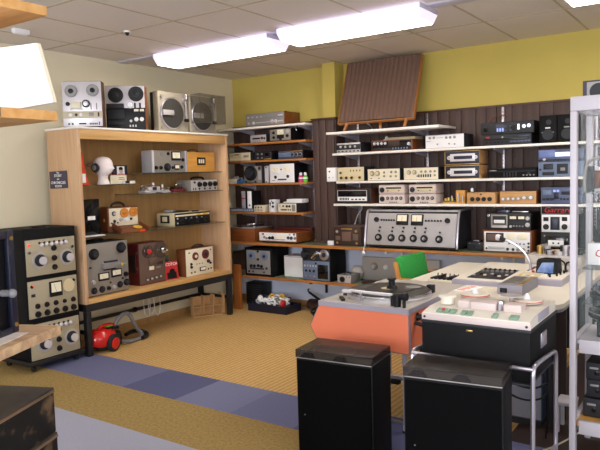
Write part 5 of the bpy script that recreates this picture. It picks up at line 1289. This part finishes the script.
mesh('lid', 'silver', d, box(-.195, .195, -.105, .105, .1095, .116, .002))
t = thing('metal_parts', 'heap of brass and chrome machine parts on the pale grey box', 'parts', (4.0, -1.02, DZ + .1162))
rr = random.Random(5)
for i in range(14):
    a, b = -.12 + .022 * i, (rr.random() - .5) * .13
    hgt = .02 + .05 * rr.random()
    mesh('part', ('brass', 'chrome', 'silver', 'charcoal', 'chrome_dull')[i % 5], t, cyl((a, b, 0), 'z', .014 + .012 * rr.random(), hgt, seg=14), cyl((a - .02, b, hgt), (1, rr.random() - .5, .15), .006, .05, seg=8))
d = dev('power_unit', 'grey metal box with dark socket on front, standing on the cream table', 'power unit', 3.912, 4.066, DZ, .063, -2.158, .36, 'edge_grey', 'lilac_grey', [('b', .12, .40, .2, .66, 'black_plastic', 'socket', .004), ('b', .2, .32, .3, .5, 'charcoal', 'pin_well', .005)], bev=.003)
mesh('top_grille', 'aluminium_dull', d, box(-.07, .035, .03, .33, .0628, .066, .001))
for i in range(8):
    mesh('slot', 'charcoal', d, box(-.06, .025, .05 + .034 * i, .064 + .034 * i, .066, .0668))
mesh('side_strip', 'brass', d, box(.04, .07, .03, .33, .0628, .066, .001))
t = thing('key_strip', 'row of black and cream lever keys on table behind the turntable', 'switch strip', (3.44, -1.83, DZ), -4)
mesh('base', 'cream_enamel', t, box(-.10, .10, -.07, .07, 0, .014, .002))
for i in range(6):
    mesh('key', ('black_plastic', 'charcoal', 'black_plastic')[i % 3], t, box(-.09 + .031 * i, -.072 + .031 * i, -.05, .045 - .02 * (i % 2), .014, .026 + .008 * (i % 3), .002))
    mesh('lever', 'charcoal', t, cyl((-.081 + .031 * i, .05, .014), (0, .3, 1), .004, .03, seg=8))
t = thing('leaflet', 'white leaflet with orange print lying before the mixing desk', 'leaflet', (3.69, -2.06, DZ), -14)
mesh('sheet', 'white_paper', t, box(-.035, .05, -.11, .10, 0, .004))
mesh('print', 'orange_red', t, *[box(-.025, .028 - .012 * (i % 2), -.09 + .03 * i, -.074 + .03 * i, .004, .0045) for i in range(6)])
t = thing('leaflet', 'dark and white card lying beside the orange printed leaflet', 'leaflet', (3.80, -2.08, DZ), -14)
mesh('sheet', 'cream_enamel', t, box(-.03, .03, -.10, .10, 0, .003))
t = thing('pencil', 'thin dark pencil lying on the cream table before grey power unit', 'pencil', (3.98, -2.27, DZ), 20)
mesh('body', 'charcoal', t, tube([(-.09, 0, .004), (.08, 0, .004)], .004, seg=6))

# chair and stool behind the desk
t = thing('armchair', 'wooden armchair with bright green fabric seat and back behind the desk', 'chair', (3.14, -1.18, 0), 84)
mesh('seat', 'green_fabric', t, box(-.23, .23, -.22, .22, .40, .46, .02))
bm_ = Matrix.Translation((0, .20, .47)) @ Matrix.Rotation(R(-12), 4, 'X')
mesh('backrest', 'green_fabric', t, box(-.21, .21, -.02, .035, .06, .37, .022, bm_))
for s in (-1, 1):
    mesh('back_post', 'chair_wood', t, box(s * .225 - .012, s * .225 + .012, .0, .035, -.1, .33, .004, bm_))
    mesh('leg', 'chair_wood', t, box(s * .24 - .015, s * .24 + .015, -.23, -.20, 0, .64, .004))
    mesh('leg', 'chair_wood', t, box(s * .24 - .015, s * .24 + .015, .19, .22, 0, .45, .004))
    mesh('armrest', 'chair_wood', t, box(s * .24 - .025, s * .24 + .025, -.25, .24, .641, .665, .005))
    mesh('seat_rail', 'chair_wood', t, box(s * .235 - .01, s * .235 + .01, -.20, .19, .37, .41, .002))
mesh('front_rail', 'chair_wood', t, box(-.224, .224, -.225, -.205, .36, .40, .002))
t = thing('round_stool', 'stool with dark brown round cushion between the desk and the bench', 'stool', (2.98, -.68, 0))
mesh('cushion', 'dark_brown', t, lathe((0, 0, .58), [(.14, 0), (.17, .012), (.165, .04), (.1, .055), (.03, .058)], seg=30))
for i in range(4):
    a = PI / 4 + PI / 2 * i
    mesh('leg', 'charcoal', t, cyl((.15 * math.cos(a), .15 * math.sin(a), 0), (-.05 * math.cos(a), -.05 * math.sin(a), .58), .012, .583))
mesh('ring', 'charcoal', t, tube([(.138 * math.cos(a), .138 * math.sin(a), .18) for a in [2 * PI * i / 20 for i in range(20)]], .008, closed=True, seg=6))

# ------------------------------------------------------------------ studio reel recorder in its black case on the chrome trolley
t = thing('studio_recorder', 'studio reel recorder with cream deck in black case on chrome trolley', 'tape recorder', (4.13, -2.91, .56))
bx0, bx1, by0, by1 = -.262, .258, -.29, .20
mesh('case', 'black_vinyl', t, box(bx0, bx1, by0, by1, 0, .24, .006))
mesh('case_edge', 'charcoal', t, box(bx0 - .003, bx1 + .003, by0 - .003, by1 + .003, .228, .2405, .002))
mesh('side_handle', 'chrome_dull', t, box(bx1 + .0005, bx1 + .006, -.12, -.02, .12, .19, .002))
mesh('catch', 'brass', t, box(-.035, -.005, by0 - .006, by0 + .001, .205, .213, .001))
dk = mesh('deck', 'deck_cream', t, prism([(-.288, .241), (-.282, .275), (-.20, .290), (.19, .292), (.19, .241)], 'x', -.258, .254))
mesh('skirt', 'mauve_panel', t, box(-.26, .26, -.2915, -.2885, .2415, .272, .001))
mesh('side_plate', 'lilac_grey', t, box(.2545, .2575, -.15, .05, .25, .29, .001))
for x_ in (-.245, .242):
    mesh('screw', 'charcoal', t, cyl((x_, -.2915, .256), (0, -1, 0), .006, .003, seg=12))
skm = Matrix.Translation((0, -.282, .275)) @ Matrix.Rotation(math.atan2(.02, .082), 4, 'X')
for x0, x1, n_ in ((-.195, -.095, 3), (-.075, -.015, 2), (.075, .105, 1), (.155, .20, 1)):
    for i in range(n_):
        a = x0 + (x1 - x0) / n_ * i
        mesh('button', 'green_button', t, box(a + .002, a + (x1 - x0) / n_ - .002, .008, .05, 0, .008, .002, skm))
mesh('record_button', 'red_gloss', t, cyl((-.162, .03, .008), 'z', .009, .005, mtx=skm, seg=14))
for x0, x1, y0, y1, hh_ in ((-.125, -.06, -.17, -.08, .045), (-.055, .07, -.185, -.07, .048), (.10, .185, -.17, -.085, .045)):
    mesh('head_cover', 'mauve_panel', t, box(x0, x1, y0, y1, .288, .288 + hh_ * .8, .006))
mesh('tape_head', 'chrome_dull', t, box(.073, .095, -.16, -.12, .294, .335, .003), cyl((.084, -.17, .294), 'z', .008, .03))
mesh('guide_roller', 'deck_cream', t, lathe((-.19, -.13, .296), [(.035, 0), (.035, .03), (.045, .032), (.047, .04), (.04, .044)], seg=24), )
mesh('guide_roller', 'silver', t, lathe((.085, .02, .298), [(.012, 0), (.012, .03), (.05, .032), (.05, .036)], seg=24))
for x_, y_, nm_ in ((-.13, .10, 'left'), (.15, .06, 'right')):
    rl = mesh('reel_hub', 'deck_cream', t, lathe((x_, y_, .290), [(.03, 0), (.03, .008), (.072, .010), (.074, .022), (.07, .025)], seg=36))
    mesh('orange_ring', 'orange_red', rl, lathe((x_, y_, .304), [(.0745, 0), (.0745, .004)], seg=36))
    mesh('centre_cone', 'white_plastic', rl, lathe((x_, y_, .315), [(.018, 0), (.014, .01), (.009, .02), (.006, .028)], seg=18))
mesh('front_roller', 'orange_red', t, lathe((.13, -.06, .296), [(.035, 0), (.04, .008), (.035, .014)], seg=24))
t = thing('trolley', 'chrome tube trolley carrying the black cased studio recorder', 'trolley', (4.12, -2.91, 0))
for s in (-1, 1):
    mesh('side_frame', 'chrome_dull', t, tube([(s * .288, -.325, .05), (s * .288, -.325, .58), (s * .288, -.32, .63), (s * .288, -.29, .65), (s * .283, .08, .62), (s * .28, .13, .60), (s * .278, .145, .56), (s * .278, .145, .05)], .0105, smooth=2, seg=10))
    mesh('lower_rail', 'chrome_dull', t, tube([(s * .288, -.325, .12), (s * .278, .145, .12)], .010))
    for y_ in (-.325, .145):
        c = mesh('castor', 'charcoal', t, box(s * .288 - .012, s * .288 + .012, y_ - .012, y_ + .012, .035, .055, .002))
        mesh('wheel', 'rubber', c, cyl((s * .288 - .01, y_, .026), 'x', .026, .02))
mesh('front_bar', 'chrome_dull', t, tube([(-.288, -.325, .635), (.288, -.325, .635)], .0095))
mesh('front_bar', 'chrome_dull', t, tube([(-.288, -.325, .15), (.288, -.325, .15)], .0095))
mesh('rear_bar', 'chrome_dull', t, tube([(-.278, .145, .545), (.278, .145, .545)], .0095))
mesh('tray', 'charcoal', t, box(-.270, .270, -.31, .198, .5485, .5595, .002))
t = thing('cable', 'black cables drooping behind the trolley under the cream table', 'cable', (4.15, -2.5, .0))
mesh('lead', 'black_plastic', t, tube([(-.12, .0, .36), (-.02, -.02, .31), (.08, .0, .30), (.13, .05, .33)], .006, smooth=2, seg=6), tube([(-.12, .0, .28), (0, -.03, .235), (.1, .0, .24), (.13, .05, .27)], .006, smooth=2, seg=6), tube([(.13, .05, .33), (.14, .06, .15), (.12, .06, .006)], .006, smooth=1, seg=6))
t = thing('cable', 'thin pale cable crossing the dark floor left of the glass cabinet', 'cable', (4.36, -2.42, .006))
mesh('lead', 'beige_plastic', t, tube([(-.1, -.28, 0), (-.02, -.1, 0), (.05, .15, 0)], .005, smooth=2, seg=6))

# ------------------------------------------------------------------ two black loudspeakers with turntables under smoked covers
def speaker(label, lab2, fl, rz, W, D, Hs):
    ca, sa = math.cos(R(rz)), math.sin(R(rz))
    cx, cy = fl[0] + ca * W / 2, fl[1] + sa * W / 2
    t = thing('loudspeaker', label, 'loudspeaker', (cx, cy, 0), rz, 'black loudspeakers in the foreground')
    mesh('cabinet', 'black_vinyl', t, box(-W / 2, W / 2, .008, D, 0, Hs, .004))
    mesh('grille', 'black_cloth', t, box(-W / 2 + .008, W / 2 - .008, -.002, .009, .02, Hs - .01, .004))
    mesh('screw', 'steel_grey', t, cyl((-W / 2 + .05, -.0015, Hs - .30), (0, -1, 0), .003, .002, seg=10))
    q = thing('record_player', lab2, 'record player', (cx, cy, Hs), rz, 'record players on the black loudspeakers')
    mesh('plinth', 'aluminium_dull', q, box(-W / 2 + .004, W / 2 - .004, .004, D - .004, 0, .006, .002))
    h_, th = .042, .003
    cv = mesh('dust_cover', 'smoke_acrylic', q, box(-W / 2, W / 2, .001, D, .0065 + h_ - th, .0065 + h_, .001), box(-W / 2, W / 2, .001, .001 + th, .0065, .0064 + h_ - th), box(-W / 2, W / 2, D - th, D, .0065, .0064 + h_ - th), box(-W / 2, -W / 2 + th, .0042, D - th - .0002, .0065, .0064 + h_ - th), box(W / 2 - th, W / 2, .0042, D - th - .0002, .0065, .0064 + h_ - th))
    mesh('rear_strip', 'turntable_grey', q, prism([(.024, .0061), (.05, .0061), (.05, .028), (.04, .028)], 'x', -W / 2 + .012, W / 2 - .012))
    mesh('deck_plate', 'black_plastic', q, box(-W / 2 + .01, W / 2 - .01, .0505, D - .01, .0061, .012, .002))
    pl = mesh('platter', 'platter_rubber', q, lathe((-.04, D / 2 + .02, .0121), [(D * .36, 0), (D * .36, .008)], seg=36))
    for x_ in (-.13, .06):
        mesh('hinge', 'black_plastic', q, prism([(-.045, .0062), (.04, .0062), (.02, .032), (-.022, .032)], 'y', .006, .022, Matrix.Translation((x_ - .02, 0, 0))))
speaker('black loudspeaker on the floor before the orange desk, left of the pair', 'record player under smoked cover on the left foreground loudspeaker', (3.209, -3.351), 5.8, .437, .262, .55)
speaker('black loudspeaker on the floor before the chrome trolley, right of the pair', 'record player under smoked cover on the right foreground loudspeaker', (3.936, -3.559), 7.6, .427, .225, .62)

# ------------------------------------------------------------------ glass display cabinet at the right edge
GX0, GX1, GY0, GY1, GT = 4.447, 5.32, -2.70, -2.26, 1.865
t = thing('glass_cabinet', 'white framed glass display cabinet at the right edge of the photo', 'cabinet', ((GX0 + GX1) / 2, (GY0 + GY1) / 2, 0))
hx, hy = (GX1 - GX0) / 2, (GY1 - GY0) / 2
for sx in (-1, 1):
    for sy in (-1, 1):
        mesh('post', 'cabinet_white', t, box(sx * (hx - .015) - .015, sx * (hx - .015) + .015, sy * (hy - .0225) - .0225, sy * (hy - .0225) + .0225, 0, GT - .07, .003))
mesh('top_frame', 'cabinet_white', t, box(-hx, hx, -hy, -hy + .035, GT - .0695, GT, .003), box(-hx, hx, hy - .035, hy, GT - .0695, GT, .003), box(-hx, -hx + .035, -hy + .0355, hy - .0355, GT - .0695, GT, .003), box(hx - .035, hx, -hy + .0355, hy - .0355, GT - .0695, GT, .003))
mesh('top_glass', 'glass', t, box(-hx + .0355, hx - .0355, -hy + .0355, hy - .0355, GT - .02, GT - .012))
for z0, z1 in ((.590, .658), (.17, .24)):
    mesh('rail', 'cabinet_white', t, box(-hx + .0455, hx - .0455, -hy + .004, -hy + .03, z0, z1, .002), box(-hx + .0455, hx - .0455, hy - .03, hy - .004, z0, z1, .002), box(-hx + .006, -hx + .03, -hy + .0455, hy - .0455, z0, z1, .002), box(hx - .03, hx - .006, -hy + .0455, hy - .0455, z0, z1, .002))
mesh('floor_board', 'cabinet_white', t, box(-hx + .031, hx - .031, -hy + .031, hy - .031, .63, .65))
mesh('wooden_shelf', 'plywood', t, box(-hx + .031, hx - .031, -hy + .031, hy - .031, .20, .225))
mesh('pane', 'glass', t, box(-hx + .0455, hx - .0455, -hy + .012, -hy + .017, .659, GT - .07))
mesh('pane', 'glass', t, box(-hx + .012, -hx + .017, -hy + .0455, hy - .0455, .659, GT - .07))
mesh('pane', 'glass', t, box(-hx + .0455, hx - .0455, hy - .017, hy - .012, .659, GT - .07))
for z in (1.395, 1.015, .84):
    mesh('glass_shelf', 'shelf_glass', t, box(-hx + .05, hx - .05, -hy + .05, hy - .05, z - .008, z))
gx = 4.478
t = dev('valve_preamplifier', 'white framed unit with brown front on the top shelf of the glass cabinet', 'preamplifier', gx + .024, gx + .40, 1.395, .125, -2.47, .2, 'white_paint', 'white_plastic', [('b', .03, .6, .1, .85, 'teak', 'wood_panel', .003), ('kc', .75, .5, .025, 'charcoal', 'silver'), ('kc', .9, .5, .025, 'charcoal', 'silver')])
q = thing('curved_pickup', 'long curved metal pickup arm with dark end in the glass cabinet', 'tonearm', (gx + .03, -2.53, 1.395))
mesh('base', 'black_plastic', q, box(-.015, .018, -.02, .03, 0, .13, .004))
mesh('arm', 'aluminium_dull', q, tube([(-.02, -.02, .0), (-.022, -.02, .10), (-.005, -.02, .155), (.05, -.02, .175), (.3, -.02, .18)], .008, smooth=2))
t = dev('cartridge_box', 'white box with red script lettering on middle shelf of glass cabinet', 'box', gx + .02, gx + .29, 1.015, .11, -2.52, .12, 'white_paper', None, [], bev=.002)
text('lettering', 'Garrard', .055, 'red_matte', t, Matrix.Translation((-.015, -.001, .06)) @ FRONT, .25)
q = thing('black_bow', 'black notched cartridge holder standing on the red lettered white box', 'holder', (gx + .09, -2.46, 1.125))
mesh('holder', 'black_plastic', q, prism([(-.05, 0), (.06, 0), (.065, .07), (.03, .035), (0, .03), (-.03, .04), (-.055, .085)], 'y', 0, .03))
t = thing('record_player', 'round dark record player on the lowest glass shelf of the glass cabinet', 'record player', (gx + .185, -2.48, .84))
mesh('base', 'charcoal', t, lathe((0, 0, .0), [(.14, 0), (.16, .01), (.16, .03)], seg=36))
mesh('platter', 'black_gloss', t, lathe((0, 0, .0302), [(.155, 0), (.155, .014), (.15, .018)], seg=36))
mesh('spindle', 'chrome', t, cyl((0, 0, .048), 'z', .006, .014, seg=10))
t = thing('record_player', 'dark turntable with metal rim just under the red lettered white box', 'record player', (gx + .185, -2.48, .65), 0)
mesh('stand', 'black_metal', t, tube([(-.1, -.08, 0), (-.1, -.08, .09)], .012), tube([(.1, -.08, 0), (.1, -.08, .09)], .012), tube([(0, .1, 0), (0, .1, .09)], .012))
mesh('platter', 'black_gloss', t, lathe((0, 0, .09), [(.15, 0), (.165, .01), (.165, .035), (.155, .04)], seg=36))
mesh('rim', 'aluminium_dull', t, tube([(.166 * math.cos(a), .166 * math.sin(a), .125) for a in [2 * PI * i / 36 for i in range(36)]], .004, closed=True, seg=6))
for i, (lab, h_) in enumerate((('black hi-fi unit on wooden shelf of glass cabinet, lowest of three', .10), ('black hi-fi unit in the glass cabinet, middle of three stacked', .095), ('black hi-fi unit in the glass cabinet, topmost of three stacked', .09))):
    z0 = .2252 + (0, .1004, .1958)[i]
    dev('hifi_unit', lab, 'hi-fi unit', gx + (.012, .024, .022)[i], gx + .40, z0, h_, (-2.575, -2.555, -2.56)[i], .26, 'black_plastic', 'charcoal', [('b', .05, .16, .62, .74, 'steel_grey', 'badge', .002), ('k', .14, .4, .011, 'black_gloss'), ('b', .3, .8, .4, .7, 'black_gloss', 'display', .002), ('row', .3, .8, .2, 5, .02, .012, 'black_plastic', 'button')], group='black hi-fi stack')
t = thing('poster_board', 'dark board with white loudspeaker picture on top of glass cabinet', 'sign', (gx + .26, -2.46, GT))
mesh('board', 'notice_dark', t, box(-.28, .45, 0, .012, 0, .10, .001))
mesh('picture', 'steel_grey', t, box(-.26, -.15, -.002, .0005, .004, .092), )
mesh('cone', 'charcoal', t, lathe((-.205, -.002, .042), [(.042, 0), (.042, .002), (.02, .003)], axis='y', seg=24))
mesh('letter', 'white_paper', t, prism([(-.085, .02), (-.06, .02), (-.055, .05), (-.03, .055), (-.035, .075), (-.07, .07), (-.10, .055)], 'y', -.002, .0005))

# ------------------------------------------------------------------ near left: table, boards, worn black cases
TX, TY, TZ = 3.061, -4.651, .987
t = thing('side_table', 'near pale worn wooden table top at the left edge with papers', 'table', (TX, TY, 0), 23.5)
mesh('top', 'pine_worn', t, box(-.75, 0, -.95, 0, TZ - .035, TZ, .003))
for x_, y_ in ((-.70, -.05), (-.70, -.90)):
    mesh('leg', 'pine', t, box(x_ - .025, x_ + .025, y_ - .025, y_ + .025, 0, TZ - .0355))
mesh('bracket', 'pine', t, box(-.72, -.70, -.875, -.075, .5, TZ - .0355))
mesh('apron', 'pine', t, box(-.68, -.62, -.9, -.05, TZ - .12, TZ - .0355))
q = thing('paper_sheets', 'printed white sheets spread on the near wooden table', 'papers', (TX, TY, TZ), 23.5)
mesh('sheet', 'papers', q, box(-.24, -.02, -.75, -.34, 0, .002))
mesh('sheet', 'papers', q, box(-.30, -.06, -.32, -.12, 0, .0015, 0, Matrix.Rotation(R(4), 4, 'Z')))
q = thing('field_recorder', 'dark navy equipment with grey knob and teal light at left edge', 'equipment', (TX + .03, TY + .01, TZ), 23.5)
mesh('case', 'black_plastic', q, box(-.50, -.152, -.62, -.115, 0.003, .36, .006))
mesh('frame', 'navy_plastic', q, box(-.1515, -.132, -.64, -.60, 0, .37, .005), box(-.1515, -.132, -.135, -.10, 0, .37, .005), box(-.1515, -.132, -.60, -.136, .34, .37, .005), box(-.1515, -.132, -.60, -.136, 0, .025, .004))
mesh('knob', 'grey_plastic', q, cyl((-.152, -.16, .15), 'x', .012, .04), ball((-.11, -.16, .15), .016))
mesh('light', 'teal', q, box(-.152, -.146, -.26, -.20, .04, .085, .003))
mesh('knob', 'charcoal', q, cyl((-.152, -.22, .24), 'x', .03, .02), cyl((-.152, -.30, .15), 'x', .03, .02))
for z_ in (.03, .34):
    mesh('screw', 'brass', q, cyl((-.132, -.118, z_), 'x', .008, .004, seg=12))
# pine boards above
t = thing('pine_rack', 'pine board rack high at the left edge above the near table', 'rack', (3.39, -4.845, TZ))
mesh('shelf_board', 'pine', t, box(-.80, 0, -.70, 0, 1.741 - TZ - .03, 1.741 - TZ, .002))
mesh('shelf_board', 'pine', t, box(-.80, -.03, -.70, .005, 2.066 - TZ - .03, 2.066 - TZ, .002))
for y_ in (-.66, -.06):
    mesh('upright', 'pine', t, box(-.78, -.74, y_ - .02, y_ + .02, .0005, 1.741 - TZ - .0305))
    mesh('upright', 'pine', t, box(-.78, -.74, y_ - .02, y_ + .02, 1.741 - TZ + .0005, 2.066 - TZ - .0305))
mesh('edge_strip', 'brown_panel', t, box(0.0005, .006, -.70, -.19, 1.741 - TZ - .028, 1.741 - TZ - .001))
t = thing('white_card', 'bright white card panel standing on the upper pine board', 'card', (3.2, -4.90, 1.7415))
mesh('card', 'white_paper', t, prism([(-.40, 0), (.25, .018), (.185, .20), (-.40, .235)], 'y', 0, .012))
mesh('edge', 'cream_enamel', t, prism([(.2503, .018), (.2525, .018), (.1875, .20), (.1853, .20)], 'y', 0, .012))
# worn cases on the floor under the table
KX, KY, KZ = 3.044, -4.684, .756
for i, (z0, z1, lab) in enumerate(((0, .30, 'worn black flight case on the floor at left, lowest of three'), (.3002, .585, 'worn black flight case in the left foreground stack, middle of three'), (.5852, KZ, 'worn black flight case with scuffed top, topmost of the left foreground stack'))):
    t = thing('flight_case', lab, 'case', (KX, KY, z0), 23.5, 'worn black cases at left')
    o_ = .004 * (i == 1)
    mesh('case', 'worn_black', t, box(-.60, o_, -.72, 0, 0, z1 - z0 - .012, .006))
    mesh('lid', 'worn_top', t, box(-.60, o_, -.72, 0, z1 - z0 - .0119, z1 - z0, .003))
    mesh('edge_trim', 'case_trim', t, box(-.004 + o_, .003 + o_, -.718, -.002, z1 - z0 - .018, z1 - z0 - .008, .001))
    mesh('clasp', 'steel_grey', t, box(o_, .008 + o_, -.42, -.36, .02, .07, .002))
